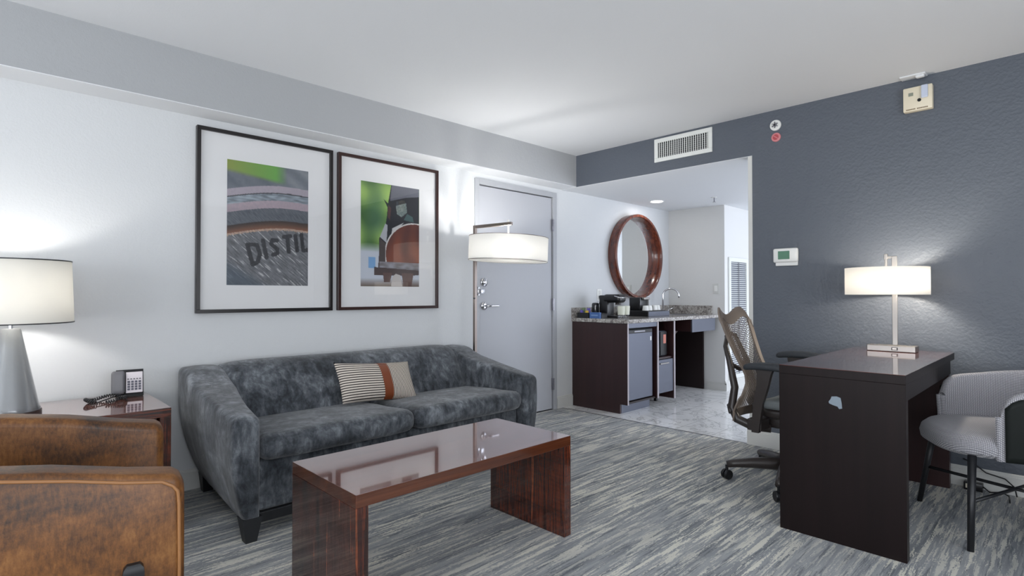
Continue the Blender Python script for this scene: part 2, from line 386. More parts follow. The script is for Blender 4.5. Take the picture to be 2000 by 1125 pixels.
# ================================================================ sofa
CY = 1.787
sofa = thing('sofa', 'long crushed charcoal velvet sofa with sloping arms against the white wall', 'sofa', (.5, CY, 0))
def lerp(a, b, t): return a+(b-a)*t
def interp(x, tab):
    if x <= tab[0][0]: return tab[0][1]
    for (a, p), (b_, q) in zip(tab, tab[1:]):
        if x <= b_: return lerp(p, q, (x-a)/(b_-a))
    return tab[-1][1]
ZT = [(.05, .708), (.16, .712), (.23, .698), (.29, .672), (.36, .650), (.60, .607), (.80, .577), (.93, .558), (.955, .552)]
def arm_ring(x, inset):
    zt = interp(x, ZT)-inset; zb = .10+inset*.5
    ob = interp(x, [(.05, .912), (.9, .858)])+inset; ot = interp(x, [(.05, .803), (.5, .795), (.9, .812)])+inset
    yi = interp(x, [(.05, 1.0), (.4, .995), (.7, .945), (.95, .93)])-inset
    def outer(z):
        t = max(0, min(1, (z-zb)/(zt-zb))); return ob+(ot-ob)*(1-(1-t)**2.2)+.012*math.sin(t*PI)*-1
    pts = []; yo_ = outer(zt-.03); r = max(.006, min(.030, (yi-yo_)*.42))
    for k in range(6): pts.append((yi, lerp(zb, zt-r, k/5)))
    for k in range(1, 6):
        a = k/6*PI/2; pts.append((yi-r+r*math.cos(a), zt-r+r*math.sin(a)))
    yo = outer(zt-r)
    for k in range(0, 4): pts.append((lerp(yi-r, yo+r, k/3), zt+.004*math.sin(k/3*PI)))
    for k in range(1, 6):
        a = PI/2+k/6*PI/2; pts.append((yo+r+r*math.cos(a), zt-r+r*math.sin(a)))
    for k in range(0, 12): z = lerp(zt-r, zb, k/11); pts.append((outer(z), z))
    pts.append((lerp(ob, yi, .5), zb))
    return pts
ST = [(.05, .022), (.056, .010), (.075, .0), (.12, 0), (.18, 0), (.23, 0), (.29, 0), (.36, 0), (.45, 0), (.6, 0), (.75, 0), (.86, 0), (.925, 0), (.942, .003), (.952, .010), (.957, .022)]
for side in (0, 1):
    b = B(); rings = []
    for x, ins in ST: rings.append([Vector((x, y if side == 0 else 2*CY-y, z)) for y, z in arm_ring(x, ins)])
    b.loft(rings); b.obj('armrest', m_velvet, sofa, 2)
# back, rolled front, rounded at its ends
prof = [(.06, .12), (.06, .40), (.062, .64), (.075, .70), (.105, .727), (.15, .738), (.20, .733), (.25, .712), (.295, .675), (.335, .62), (.375, .54), (.41, .46), (.425, .40), (.42, .12)]
b = B(); rings = []
y0, y1 = .955, 2*CY-.955
for t, k in [(0, .78), (.006, .86), (.018, .925), (.04, .965), (.08, .99), (.14, 1.0), (.4, 1), (.6, 1), (.86, 1), (.92, .99), (.96, .965), (.982, .925), (.994, .86), (1, .78)]:
    y = lerp(y0, y1, t); sag = -.006*math.sin(t*PI)
    rings.append([Vector((.08+(x-.08)*(k if x > .08 else 1), y, .15+(z-.15)*(.5+.5*k)+sag*(z > .5))) for x, z in prof])
b.loft(rings); b.obj('backrest', m_velvet, sofa, 2, sub=1)
for (ya, yb) in ((.935, CY-.003), (CY+.003, 2*CY-.935)):
    b = B(); cyy = (ya+yb)/2
    def f(P, hw=(yb-ya)/2):
        # front lip droops and the cushion falls slightly to the back
        P = P.copy(); P.z += .018*(P.x/.33); 
        P.z += .004*noise.noise(Vector((P.x*9, P.y*7+cyy*5, 1)))
        P.x += -.02*abs(P.y/hw)**4 if P.x > 0 else 0
        return P
    b.rbox(.63, cyy, .385, .67, yb-ya, .125, .055, 16, .014, f); b.obj('seat_cushion', m_velvet, sofa, 2)
b = B(); b.box(.10, .94, .10, .885, 2*CY-.94, .34, .02, 3); b.obj('front_rail', m_velvet, sofa, True)
b = B(); b.box(.12, .93, .055, .90, 2*CY-.93, .102, .004); b.obj('base_frame', m_legw, sofa)
for (lx, ly) in ((.915, .895), (.09, .95), (.915, 2*CY-.895), (.09, 2*CY-.95)):
    b = B(); dx = .012 if lx > .5 else -.012
    top = [(lx-.045, ly-.04), (lx+.035, ly-.04), (lx+.035, ly+.045), (lx-.045, ly+.045)]
    bot = [(lx-.018+dx, ly-.03), (lx+.03+dx, ly-.03), (lx+.03+dx, ly+.018), (lx-.018+dx, ly+.018)]
    b.loft([[Vector((x, y, 0)) for x, y in bot], [Vector((x, y, .104)) for x, y in top]]); b.obj('leg', m_legw, sofa)
# lumbar pillow
pil = thing('throw_pillow', 'black and cream striped lumbar pillow with brown leather band resting on sofa', 'pillow', (.47, 1.79, .44))
def pillow_pt(u, v, side, off=0):
    hw, hh = .262, .128; T = .058
    e = max(0, (1-abs(u)**2.6))**.55*max(0, (1-abs(v)**2.6))**.55
    y = u*hw*(1-.045*(1-abs(u))*0-.035*(1-v*v)*abs(u)); z = v*hh*(1-.07*(1-u*u)*abs(v)); x = side*(T*e+off)
    a = -.42     # lean back
    X = x*math.cos(a)+z*math.sin(a); Z = -x*math.sin(a)+z*math.cos(a)
    return Vector((.492+X, 1.794+y-.004*v, (.568+Z-.018*u)))
N1, N2 = 44, 22
b = B(); uvl = b.bm.loops.layers.uv.new('UVMap')
for side in (1, -1):
    g = [[b.bm.verts.new(pillow_pt(-1+2*i/N1, -1+2*j/N2, side)) for j in range(N2+1)] for i in range(N1+1)]
    for i in range(N1):
        for j in range(N2):
            f = b.bm.faces.new((g[i][j], g[i+1][j], g[i+1][j+1], g[i][j+1])); u = -1+2*(i+.5)/N1
            f.material_index = 0 if u < .05 else 1
            for lp, (a_, c_) in zip(f.loops, ((i, j), (i+1, j), (i+1, j+1), (i, j+1))): lp[uvl].uv = (a_/N1, c_/N2)
bmesh.ops.remove_doubles(b.bm, verts=b.bm.verts, dist=1e-5)
def stripe(name, ax, n):
    m = M(name, rough=.9, spec=.1); v = m.coord(kind='UV'); sp = m.node('ShaderNodeSeparateXYZ'); m.link(v, sp.inputs[0])
    fr_ = m.math('FRACT', m.math('MULTIPLY', sp.outputs[ax], n)); m.color(m.ramp(fr_, [(0, (214, 204, 192)), (.56, (214, 204, 192)), (.60, (56, 50, 50)), (.96, (56, 50, 50))], 'CONSTANT')); return m.m
b.obj('cover', [stripe('stripe_across', 1, 17), stripe('stripe_upright', 0, 46)], pil, 2)
b = B()
for side in (1, -1):
    g = [[b.bm.verts.new(pillow_pt(.03+.24*i/6, -1+2*j/N2, side, .003)) for j in range(N2+1)] for i in range(7)]
    for i in range(6):
        for j in range(N2): b.bm.faces.new((g[i][j], g[i+1][j], g[i+1][j+1], g[i][j+1]))
b.obj('leather_band', M('brown_leather_band', (122, 62, 34), .35).m, pil, 2)
# ================================================================ coffee table
ct = thing('coffee_table', 'glossy dark striped wood waterfall coffee table in front of the sofa', 'coffee table', (1.66, 1.43, 0))
TX0, TX1, TY0, TY1, TZ = 1.400, 1.905, .889, 1.975, .457
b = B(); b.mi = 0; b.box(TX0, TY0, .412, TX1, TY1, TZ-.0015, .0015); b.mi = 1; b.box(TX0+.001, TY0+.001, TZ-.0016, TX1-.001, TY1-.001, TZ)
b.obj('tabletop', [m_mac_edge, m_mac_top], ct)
for y0 in (TY0, TY1-.046): B().box(TX0, y0, 0, TX1, y0+.046, .412, .0015).obj('leg_panel', m_mac_z, ct)
# ================================================================ end table
et = thing('end_table', 'dark red glossy wood end table between tan chair and wall', 'side table', (.3, .3, 0))
b = B(); b.mi = 0; b.box(.02, -.42, .545, .60, .652, .5855, .0015); b.mi = 1; b.box(.021, -.419, .5855, .599, .651, .587)
b.obj('tabletop', [m_mac_y, m_mac_top], et)
for y0 in (-.42, .606): B().box(.02, y0, 0, .60, y0+.046, .545, .0015).obj('leg_panel', m_mac_z, et)
B().box(.05, -.37, .43, .575, .60, .545, .002).obj('drawer', m_mac_y, et)
# ================================================================ table lamp on the end table
def bulb(parent, c, r, strength, col):
    o = B().lathe([(.001, -r), (r*.6, -r*.8), (r, 0), (r*.8, r*.6), (r*.35, r*1.2), (r*.3, r*1.8)], c, 12, cap=True).obj('bulb', emit_mat('bulb_glow', col, strength), parent, 2); return o
def drum(b, c, r0, r1, z0, z1, t=.003, n=64):
    b.lathe([(r0, z0), (r1, z1), (r1-t, z1), (r0-t, z0), (r0, z0)], c, n)
tl = thing('table_lamp', 'grey cone table lamp with wide white drum shade on end table', 'lamp', (.30, .105, .587))
b = B(); b.lathe([(.0, .604), (.104, .604), (.105, .607), (.098, .625), (.036, .955), (.033, .963), (.0, .965)], (.30, .105, 0), 48); b.obj('base', m_lampbase, tl, True)
b = B(); b.lathe([(.0, .587), (.108, .587), (.108, .603), (.0, .603)], (.30, .105, 0), 48); b.obj('foot_ring', M('dark_foot', (60, 44, 40), .4).m, tl, True)
b = B(); b.lathe([(.009, .96), (.009, 1.15)], (.30, .105, 0), 12, cap=True)
for k in range(3):
    a = k*2*PI/3+.4; b.tube([(.30, .105, 1.145), (.30+.205*math.cos(a), .105+.205*math.sin(a), 1.24)], .0025, 6)
b.obj('stem', m_chrome, tl, True)
b = B(); drum(b, (.30, .105, 0), .218, .208, .988, 1.262); sh = b.obj('shade', m_shade2, tl, 2)
for q in ([(.2185, .986), (.2195, .986), (.2195, .991), (.2185, .991)], [(.2083, 1.259), (.2095, 1.259), (.2095, 1.264), (.2083, 1.264)]): B().lathe(q, (.30, .105, 0), 64).obj('shade_trim', m_black, sh, True)
bulb(tl, (.30, .105, 1.12), .03, 210, (1, .97, .93))
# ================================================================ floor lamp
fl = thing('floor_lamp', 'bronze arc floor lamp with white drum shade beside the grey door', 'lamp', (.22, 2.80, 0))
px, py, tx, ty, LZ = .215, 2.825, .545, 2.875, 1.645
b = B(); b.lathe([(.0, 0), (.13, 0), (.13, .018), (.125, .022), (.0, .024)], (px, py, 0), 40); b.obj('base', m_pole, fl, True)
ux, uy = (tx-px), (ty-py); L = math.hypot(ux, uy); ux /= L; uy /= L
def bar(b, p, q, w, h):
    """square bar from p to q"""
    p, q = Vector(p), Vector(q); t = (q-p); ln = t.length; t.normalize(); a = Vector((0, 0, 1)).cross(t)
    if a.length < .1: a = Vector((-uy, ux, 0))
    a.normalize(); c_ = t.cross(a)
    mat = Matrix(((t.x, a.x, c_.x, p.x), (t.y, a.y, c_.y, p.y), (t.z, a.z, c_.z, p.z), (0, 0, 0, 1)))
    b.box(0, -w/2, -h/2, ln, w/2, h/2, .0015, 1, mat)
b = B(); bar(b, (px, py, .02), (px, py, LZ+.012), .026, .022); b.obj('pole', m_pole, fl)
b = B(); bar(b, (px-ux*.013, py-uy*.013, LZ), (tx+ux*.035, ty+uy*.035, LZ), .022, .024); b.obj('arm', m_pole, fl)
b = B(); b.lathe([(.003, 1.50), (.006, 1.50), (.006, 1.635), (.003, 1.635)], (tx, ty, 0), 12); b.lathe([(.0, 1.537), (.02, 1.537), (.018, 1.544), (.005, 1.55)], (tx, ty, 0), 16)
b.lathe([(0, LZ+.012), (.008, LZ+.012), (.008, LZ+.03), (0, LZ+.032)], (tx, ty, 0), 12); b.obj('hanger', m_white, fl, True)
b = B(); b.tube([(px+.012, py-.014, 1.08), (px+.02, py-.03, 1.08)], .006, 8); b.obj('switch', m_blackp, fl, True)
tm = Matrix.Translation((tx, ty, 1.45)) @ Matrix.Rotation(math.radians(2.2), 4, f_) @ Matrix.Translation((-tx, -ty, -1.45))
b = B(); drum(b, (tx, ty, 0), .30, .30, 1.362, 1.542); bmesh.ops.transform(b.bm, matrix=tm, verts=b.bm.verts); fsh = b.obj('shade', m_shade, fl, 2)
for z in (1.361, 1.539):
    b = B(); b.lathe([(.3003, z), (.3018, z), (.3018, z+.004), (.3003, z+.004)], (tx, ty, 0), 64)
    bmesh.ops.transform(b.bm, matrix=tm, verts=b.bm.verts); b.obj('shade_trim', m_pole, fsh, True)
b = B()
for k in range(3):
    a = k*2*PI/3; b.tube([(tx, ty, 1.535), (tx+.298*math.cos(a), ty+.298*math.sin(a), 1.535)], .003, 6)
b.lathe([(.0, 1.366), (.29, 1.366), (.29, 1.369), (.0, 1.369)], (tx, ty, 0), 48)
bmesh.ops.transform(b.bm, matrix=tm, verts=b.bm.verts); b.obj('diffuser', m_shade, fsh, 2)
for dx, dy in ((-.13, -.05), (.12, .08)): bulb(fl, (tx+dx, ty+dy, 1.45), .028, 390, (1, .985, .965))
# ================================================================ telephone
ph = thing('telephone', 'small black desk phone with white keypad face on end table', 'telephone', (.125, .555, .587), local=True, rotz=math.radians(82))
tilt = Matrix.Rotation(-.16, 4, 'X')
b = B(); b.prism([(-.045, .006), (.05, .006), (.058, .02), (.05, .125), (.02, .135), (-.028, .03)], 0, -.045, .072); b.obj('body', m_blackp, ph)
b = B(); b.box(-.004, -.004, .022, .068, .003, .128, .003, mat=Matrix.Translation((0, -.042, 0)) @ tilt); b.obj('face_plate', M('phone_face', (206, 200, 204), .4).m, ph)
ks = B()
for r in range(4):
    for q in range(4): ks.box(.003+q*.0155, -.008, .036+r*.0125, .0135+q*.0155, -.004, .0455+r*.0125, .001, 1, Matrix.Translation((0, -.042, 0)) @ tilt)
ks.obj('keypad', M('phone_keys', (70, 70, 84), .5).m, ph)
b = B()
for q in range(5): b.box(.003+q*.0125, -.008, .09, .009+q*.0125, -.004, .095, 0, 1, Matrix.Translation((0, -.042, 0)) @ tilt)
b.obj('memory_keys', m_blackp, ph)
b = B(); b.rbox(-.036, 0, .078, .058, .034, .118, .014, 6, 0, None, Matrix.Translation((0, -.046, 0)) @ tilt); b.obj('handset', M('handset_grey', (98, 98, 102), .4).m, ph, 2)
pts = []
# coiled cord: a loop lying on the table, helix around it (local coordinates)
def cpath(t):
    a = -PI/2+t*2*PI*.93
    return Vector((-.085+.078*math.cos(a), -.125+.062*math.sin(a), .0095+.012*math.sin(t*PI*3)**2))
NN = 900
for i in range(NN+1):
    t = i/NN; p = cpath(t); q = (cpath(min(1, t+.002))-cpath(max(0, t-.002))).normalized(); n1_ = q.cross(Vector((0, 0, 1))).normalized(); n2_ = n1_.cross(q)
    a = t*2*PI*46; pts.append(p+n1_*.0065*math.cos(a)+n2_*.0065*math.sin(a))
b = B(); b.tube(pts, .0027, 5); b.tube([cpath(1), (-.05, -.075, .016), (-.035, -.06, .022)], .003, 6); b.obj('cord', m_blackp, ph, 2)
# ================================================================ tan leather armchair
ac = thing('armchair', 'tan leather armchair with sloping arms in left foreground', 'armchair', (1.505, .075, 0), local=True, rotz=-.14)
def arm_panel(sx):
    b = B(); rings = []
    for y, ins in [(-.40, .03), (-.395, .012), (-.37, 0), (-.2, 0), (-.05, 0), (.1, 0), (.25, 0), (.345, 0), (.362, .01), (.37, .03)]:
        zt = interp(y, [(-.40, .738), (-.3, .742), (.0, .722), (.14, .696), (.24, .672), (.37, .650)])-ins*.8; zb = .165
        xo = .395-ins*.6; xi = .285+ins*.6; r = .028; ring = []
        def X(q, z): return q*sx
        for z in (zb, .3, .45, zt-r): ring.append((xi, z))
        for k in range(1, 5): a = k/5*PI/2; ring.append((xi+r-r*math.cos(a), zt-r+r*math.sin(a)))
        for k in range(0, 3): ring.append((lerp(xi+r, xo-r*.6, k/2), zt))
        for k in range(1, 4): a = k/4*PI/2; ring.append((xo-r*.6+r*.6*math.sin(a), zt-r*.6+r*.6*math.cos(a)))
        for z in (zt-r*.6, .5, .35, .22, zb): ring.append((xo+.012*math.sin(min(1, max(0, (z-zb)/(zt-zb)))*PI)-.0, z))
        rings.append([Vector((p*sx, y, z)) for p, z in ring])
    b.loft(rings); return b
for sx in (1, -1):
    a_ = arm_panel(sx).obj('armrest', m_leather, ac, 2)
    pp = [(.397*sx, -.38, .20), (.407*sx, -.385, .45), (.398*sx, -.375, .718)]
    for y in [-.3, -.15, 0, .07, .14, .24, .32]: pp.append((.398*sx, y, interp(y, [(-.3, .724), (.0, .705), (.14, .679), (.24, .655), (.37, .633)])))
    pp += [(.398*sx, .343, .627), (.398*sx, .354, .612), (.399*sx, .357, .58), (.405*sx, .358, .45), (.402*sx, .358, .3), (.395*sx, .357, .18)]
    B().tube(pp, .0042, 8).obj('piping', m_piping, a_, 2)
B().rbox(0, -.335, .46, .60, .13, .58, .045, 10, 0).obj('backrest', m_leather, ac, 2)
B().rbox(0, .03, .36, .565, .62, .16, .045, 10, .02).obj('seat_cushion', m_leather, ac, 2)
B().box(-.33, -.36, .165, .33, .33, .285, .01).obj('seat_frame', m_leather, ac)
for sx in (1, -1):
    for y in (-.27, .262):
        b = B(); b.loft([[Vector((sx*(.39+dx), y+dy, 0)) for dx, dy in ((0, -.014), (.028, -.014), (.028, .014), (0, .014))],
                         [Vector((sx*(.402+dx), y+dy, .44)) for dx, dy in ((0, -.022), (.026, -.022), (.026, .022), (0, .022))],
                         [Vector((sx*(.404+dx), y+dy, .452)) for dx, dy in ((0, -.020), (.023, -.020), (.023, .020), (0, .020))], [Vector((sx*(.405+dx), y+dy, .460)) for dx, dy in ((0, -.013), (.016, -.013), (.016, .013), (0, .013))]])
        b.obj('leg', m_legw, ac, True)
# ================================================================ framed pictures
import array
def hashn(x, y, s=1): return noise.noise(Vector((x, y, s)))
def clampc(c): return [max(0, min(1, v)) for v in c]
def mixc(a, b, t): t = max(0, min(1, t)); return [a[i]+(b[i]-a[i])*t for i in range(3)]
def rgb(*c): return [v/255 for v in c]
def seg_d(px_, py_, s):
    x0, y0, x1, y1 = s; dx, dy = x1-x0, y1-y0; t = max(0, min(1, ((px_-x0)*dx+(py_-y0)*dy)/(dx*dx+dy*dy+1e-9))); return math.hypot(px_-x0-t*dx, (py_-y0-t*dy))
# letter strokes in print space (u right 0..1, v down 0..1.5)
LET = [(.235, .97, .30, 1.17), (.27, .965, .35, .965), (.35, .965, .385, 1.06), (.385, 1.06, .36, 1.14), (.36, 1.14, .30, 1.17),
       (.42, .915, .465, 1.09),
       (.595, .905, .54, .905), (.54, .905, .52, .945), (.52, .945, .60, 1.0), (.60, 1.0, .60, 1.04), (.60, 1.04, .545, 1.06),
       (.68, .865, .765, .85), (.725, .86, .745, 1.02),
       (.83, .845, .855, 1.0), (.91, .83, .935, .995), (.945, .995, 1.0, .99)]
LET = [(a, .84+(b_-.83)*1.2, c_, .84+(d-.83)*1.2) for a, b_, c_, d in LET]
def print1(u, v):
    n = hashn(u*30, v*30)*.5+hashn(u*90, v*90, 2)*.5
    arc = lambda k, dv=.0: k-.12*math.sin(min(1, u*1.05+.02)*PI*.62)+dv
    streak = hashn((u*.75+v*.65)*8, (v*.75-u*.65)*70, 3)
    base = mixc(rgb(78, 86, 98), rgb(122, 128, 134), .5+.9*hashn(u*5-v*6, v*3, 5)+n*.3+.3*(u-.6))
    gm = max(0, min(1, (.15+.12*u-v)/.05))*max(0, min(1, (.72-u)/.14))
    base = mixc(base, mixc(rgb(128, 142, 56), rgb(88, 158, 60), u*1.5), gm)
    if v > arc(.36): base = mixc(rgb(168, 160, 170), rgb(150, 140, 150), .5+n*.5)
    if v > arc(.455): base = mixc(rgb(150, 162, 172), rgb(96, 106, 114), .5+hashn(u*10, v*40, 7))
    if arc(.445) < v < arc(.46): base = rgb(48, 50, 56)
    if v > arc(.545): base = mixc(rgb(170, 150, 158), rgb(150, 140, 148), .5+n)
    if v > arc(.64): base = mixc(rgb(70, 76, 84), rgb(104, 108, 114), .5+.7*hashn((u+v)*10, (u-v)*60, 9)+.3*n)
    if v > arc(.80): base = mixc(rgb(48, 40, 38), rgb(128, 82, 58), (v-arc(.80))/.10)
    if v > arc(.895): base = mixc(rgb(190, 160, 136), rgb(150, 130, 120), .5+streak)
    e = arc(.92)+.02*hashn(u*60, 1, 4)
    if v > e:
        base = mixc(rgb(82, 84, 88), rgb(134, 136, 140), .45+.9*streak+.4*n)
        if streak > .42: base = rgb(176, 176, 176)
        if v > 1.17+.62*u: base = mixc(base, rgb(70, 82, 94), min(.75, (v-1.17-.62*u)*6))
    for s in LET:
        if seg_d(u, v, s) < .026: base = mixc(rgb(34, 35, 40), rgb(60, 62, 66), n+.3)
    return base
def inpoly(x, y, P):
    c = False; j = len(P)-1
    for i in range(len(P)):
        if (P[i][1] > y) != (P[j][1] > y) and x < (P[j][0]-P[i][0])*(y-P[i][1])/(P[j][1]-P[i][1])+P[i][0]: c = not c
        j = i
    return c
def print2(u, v):
    g = hashn(u*3.2, v*3.2, 11)*.5+.5; g2 = hashn(u*2.1+4, v*2.1, 12)*.5+.5
    base = mixc(rgb(62, 100, 46), rgb(156, 190, 96), g*1.9-.5); base = mixc(base, rgb(70, 110, 100), max(0, g2-.55)*2)
    if v > .86+.06*g: base = mixc(base, rgb(188, 194, 204), min(1, (v-.86)*7))
    if .12 < u < .24 and 1.08 < v < 1.24: base = rgb(116, 158, 200)
    if v > 1.38: base = mixc(base, rgb(112, 98, 90), (v-1.38)*9)
    P = lambda pts: inpoly(u, v, pts)
    if P([(.5, 0), (1, 0), (1, .95), (.97, 1.3), (.30, 1.3), (.30, .8), (.40, .62), (.43, .45), (.44, .30)]): base = rgb(28, 30, 36)
    if P([(.51, 0), (1, 0), (1, .12), (.75, .16), (.48, .24)]): base = mixc(rgb(104, 106, 116), rgb(86, 88, 98), v*4)
    if P([(.37, .22), (.47, .30), (.45, .36)]): base = rgb(24, 40, 30)
    if P([(.45, .30), (.50, .34), (.48, .52), (.44, .48)]): base = rgb(74, 46, 44)
    if P([(.58, .30), (.76, .24), (.78, .38), (.68, .46), (.60, .42)]): base = mixc(rgb(122, 132, 130), rgb(88, 102, 100), (hashn(u*40, v*40, 3)+.5))
    if P([(.78, .40), (.88, .44), (.9, .52), (.72, .5)]): base = rgb(60, 84, 84)
    if P([(.52, .64), (.72, .54), (.62, .64), (.5, .76)]): base = rgb(196, 196, 196)
    if P([(.40, .58), (.44, .60), (.42, .86), (.31, .78)]): base = rgb(170, 172, 178)
    if P([(.31, .80), (.42, .88), (.40, 1.26), (.28, 1.26)]): base = rgb(70, 60, 58)
    # round amber-brown body with a pale rim
    dd = math.hypot((u-.93)/.52, (v-1.02)/.47)
    if dd < 1.04 and v < 1.14 and u > .40: base = rgb(206, 204, 200)
    if dd < 1.0 and v < 1.14: base = mixc(rgb(132, 66, 40), rgb(84, 42, 34), hashn(u*6, v*2.2, 8)+.4+.3*(dd-.5))
    if .30 < u < 1 and 1.14 < v < 1.27: base = mixc(rgb(150, 150, 158), rgb(110, 104, 106), hashn(u*9, v*20, 4)+.5)
    if P([(.22, 1.22), (1, 1.25), (1, 1.32), (.8, 1.34), (.22, 1.34)]): base = rgb(74, 60, 58)
    if P([(.36, 1.3), (.52, 1.3), (.48, 1.44), (.38, 1.44)]) or P([(.68, 1.3), (.9, 1.3), (.86, 1.5), (.72, 1.5)]): base = rgb(96, 74, 68)
    if P([(.52, 1.36), (.58, 1.31), (.66, 1.33), (.70, 1.5), (.50, 1.5)]): base = rgb(190, 184, 180)
    return base
def print_mat():
    m = M('printed_paper', rough=.7); a = m.node('ShaderNodeVertexColor'); a.layer_name = 'ink'; m.color(a.outputs[0]); return m.m
m_print = print_mat()
def picture(y0, y1, z0, z1, py0, py1, pz0, pz1, fn, fm, label, name='framed_picture'):
    t = thing(name, label, 'picture', (.0, (y0+y1)/2, z0), 'framed prints above the sofa')
    b = B(); w_ = .021
    for (a, c_, d_, e) in ((y0, z0+w_, y0+w_, z1-w_), (y1-w_, z0+w_, y1, z1-w_), (y0, z1-w_, y1, z1), (y0, z0, y1, z0+w_)): b.box(.002, a, c_, .034, d_, e, .0012, 1)
    b.obj('frame', fm, t)
    B().box(.004, y0+.01, z0+.01, .016, y1-.01, z1-.01).obj('mat_board', m_mat, t)
    nu, nv = 150, 226; verts = []; cols = []
    for j in range(nv+1):
        for i in range(nu+1):
            u = i/nu; v_ = j/nv*1.5; verts.append((.0168, lerp(py0, py1, u), lerp(pz1, pz0, j/nv))); c_ = clampc(fn(u, v_)); cols += [*[q/12.92 if q <= .04045 else ((q+.055)/1.055)**2.4 for q in c_], 1]
    faces = [(j*(nu+1)+i, j*(nu+1)+i+1, (j+1)*(nu+1)+i+1, (j+1)*(nu+1)+i) for j in range(nv) for i in range(nu)]
    me = bpy.data.meshes.new('print'); me.from_pydata(verts, [], faces); ca = me.color_attributes.new('ink', 'FLOAT_COLOR', 'POINT'); ca.data.foreach_set('color', cols)
    me.materials.append(m_print); o = bpy.data.objects.new('print', me); COL.objects.link(o); o.parent = t; o.matrix_parent_inverse = Matrix.Translation(t.location).inverted()
    B().box(.024, y0+.012, z0+.012, .026, y1-.012, z1-.012).obj('glass_pane', m_glass, t)
picture(.896, 1.722, 1.003, 2.088, 1.061, 1.556, 1.168, 1.921, print1, m_fr1, 'large black framed print of weathered wood lettered DISTIL, nearer the table lamp')
picture(1.762, 2.603, 1.003, 2.088, 1.937, 2.430, 1.169, 1.919, print2, m_fr2, 'large brown framed print with blurred green background, nearer the grey door')
# ================================================================ desk
dk_ = thing('desk', 'dark brown waterfall writing desk standing against the dark wall', 'desk', (2.8, 3.4, 0))
DX0, DX1, DY0, DY1, DZ = 2.55, 3.052, 2.752, 4.03, .775
b = B(); b.mi = 0; b.box(DX0, DY0, .735, DX1, DY1, DZ-.0015, .0015); b.mi = 1; b.box(DX0+.001, DY0+.001, DZ-.0016, DX1-.001, DY1-.001, DZ); b.obj('desktop', [m_desk, m_desktop], dk_)
B().box(DX0, DY0, 0, DX1, DY0+.045, .735, .0015).obj('end_panel', m_desk, dk_)
B().box(DX0, DY1-.045, 0, DX1-.022, DY1, .735, .0015).obj('end_panel', m_cab, dk_)
B().box(DX0+.012, DY0+.045, .655, DX1-.012, DY1-.045, .735, .001).obj('apron', m_desk, dk_)
b = B(); pl = [(2.772, .640), (2.776, .652), (2.796, .655), (2.812, .650), (2.816, .628), (2.818, .604), (2.806, .600), (2.800, .610), (2.782, .614), (2.766, .620), (2.764, .628)]
b.prism(pl, 1, DY0-.0015, DY0+.001); b.obj('worn_patch', M('chipped_pale_patch', (128, 140, 150), .5).m, dk_)
# ================================================================ desk lamp
dl = thing('desk_lamp', 'brushed nickel desk lamp with glowing oval white shade on desk', 'lamp', (2.78, 3.87, DZ))
b = B(); b.box(2.665, 3.815, DZ, 2.905, 3.915, DZ+.036, .004); base_ = b.obj('base', m_nickel, dl)
b = B(); b.box(2.79, 3.812, DZ+.010, 2.822, 3.817, DZ+.026, .002); b.obj('outlet', m_blackp, base_)
b = B(); b.box(2.795, 3.810, DZ+.013, 2.816, 3.813, DZ+.023, .001); b.obj('usb_port', m_white, base_)
for bx in (2.70, 2.87): B().lathe([(0, DZ+.036), (.014, DZ+.036), (.014, DZ+.038), (0, DZ+.038)], (bx, 3.858, 0), 20).obj('button', m_steel, base_)
b = B(); b.box(2.786, 3.862, DZ+.036, 2.812, 3.874, 1.335, .002); b.obj('pole', m_nickel, dl)
b = B(); b.box(2.752, 3.863, 1.322, 2.812, 3.873, 1.336, .002); b.box(2.748, 3.857, 1.318, 2.766, 3.877, 1.350, .003); b.box(2.751, 3.861, 1.18, 2.763, 3.873, 1.32, .002); b.obj('hook_arm', m_nickel, dl)
b = B(); drum(b, (2.757, 3.868, 0), .212, .212, 1.108, 1.268); dsh = b.obj('shade', m_shade, dl, 2)
b = B()
for k in range(3):
    a = k*2*PI/3+.3; b.tube([(2.757, 3.868, 1.262), (2.757+.21*math.cos(a), 3.868+.21*math.sin(a), 1.262)], .002, 6)
b.obj('spider', m_nickel, dsh)
bulb(dl, (2.757+.135, 3.868-.03, 1.185), .028, 430, (1, .90, .76))
# ================================================================ wall devices on the dark wall
t = thing('air_vent', 'white louvred air vent high on the dark header above the alcove', 'vent', (1.31, D, 2.32))
b = B(); x0, x1, z0, z1 = 1.052, 1.565, 2.226, 2.421
for c4 in ((x0, z0+.034, x0+.034, z1-.034), (x1-.034, z0+.034, x1, z1-.034), (x0, z1-.034, x1, z1), (x0, z0, x1, z0+.034)): b.box(c4[0], D-.012, c4[1], c4[2], D-.0005, c4[3], .002, 1)
b.obj('frame', m_grille, t)
B().box(x0+.03, D-.002, z0+.03, x1-.03, D-.0005, z1-.03).obj('backing', m_hole, t)
b = B()
for i in range(7): b.box(x0+.034, D-.005, z0+.042+i*.0165, x1-.034, D-.003, z0+.046+i*.0165)
b.obj('cross_slats', m_steel, t)
b = B()
for i in range(23): xx = x0+.046+i*.0192; b.box(xx, D-.011, z0+.034, xx+.0055, D-.005, z1-.034)
b.obj('louvre_blades', m_grille, t)
t = thing('thermostat', 'white wall thermostat with green screen on dark wall', 'thermostat', (2.11, D, 1.31))
B().box(2.040, D-.02, 1.312, 2.188, D, 1.345, .004).obj('flip_cover', m_white, t); b = B(); b.box(2.026, D-.032, 1.335, 2.192, D-.0, 1.436, .012, 3); b.obj('housing', m_white, t, True)
B().box(2.062, D-.0335, 1.358, 2.140, D-.031, 1.416, .001).obj('screen', m_green, t)
t = thing('alarm_strobe', 'cream square alarm with clear strobe lens high on dark wall', 'alarm', (2.885, D, 2.22))
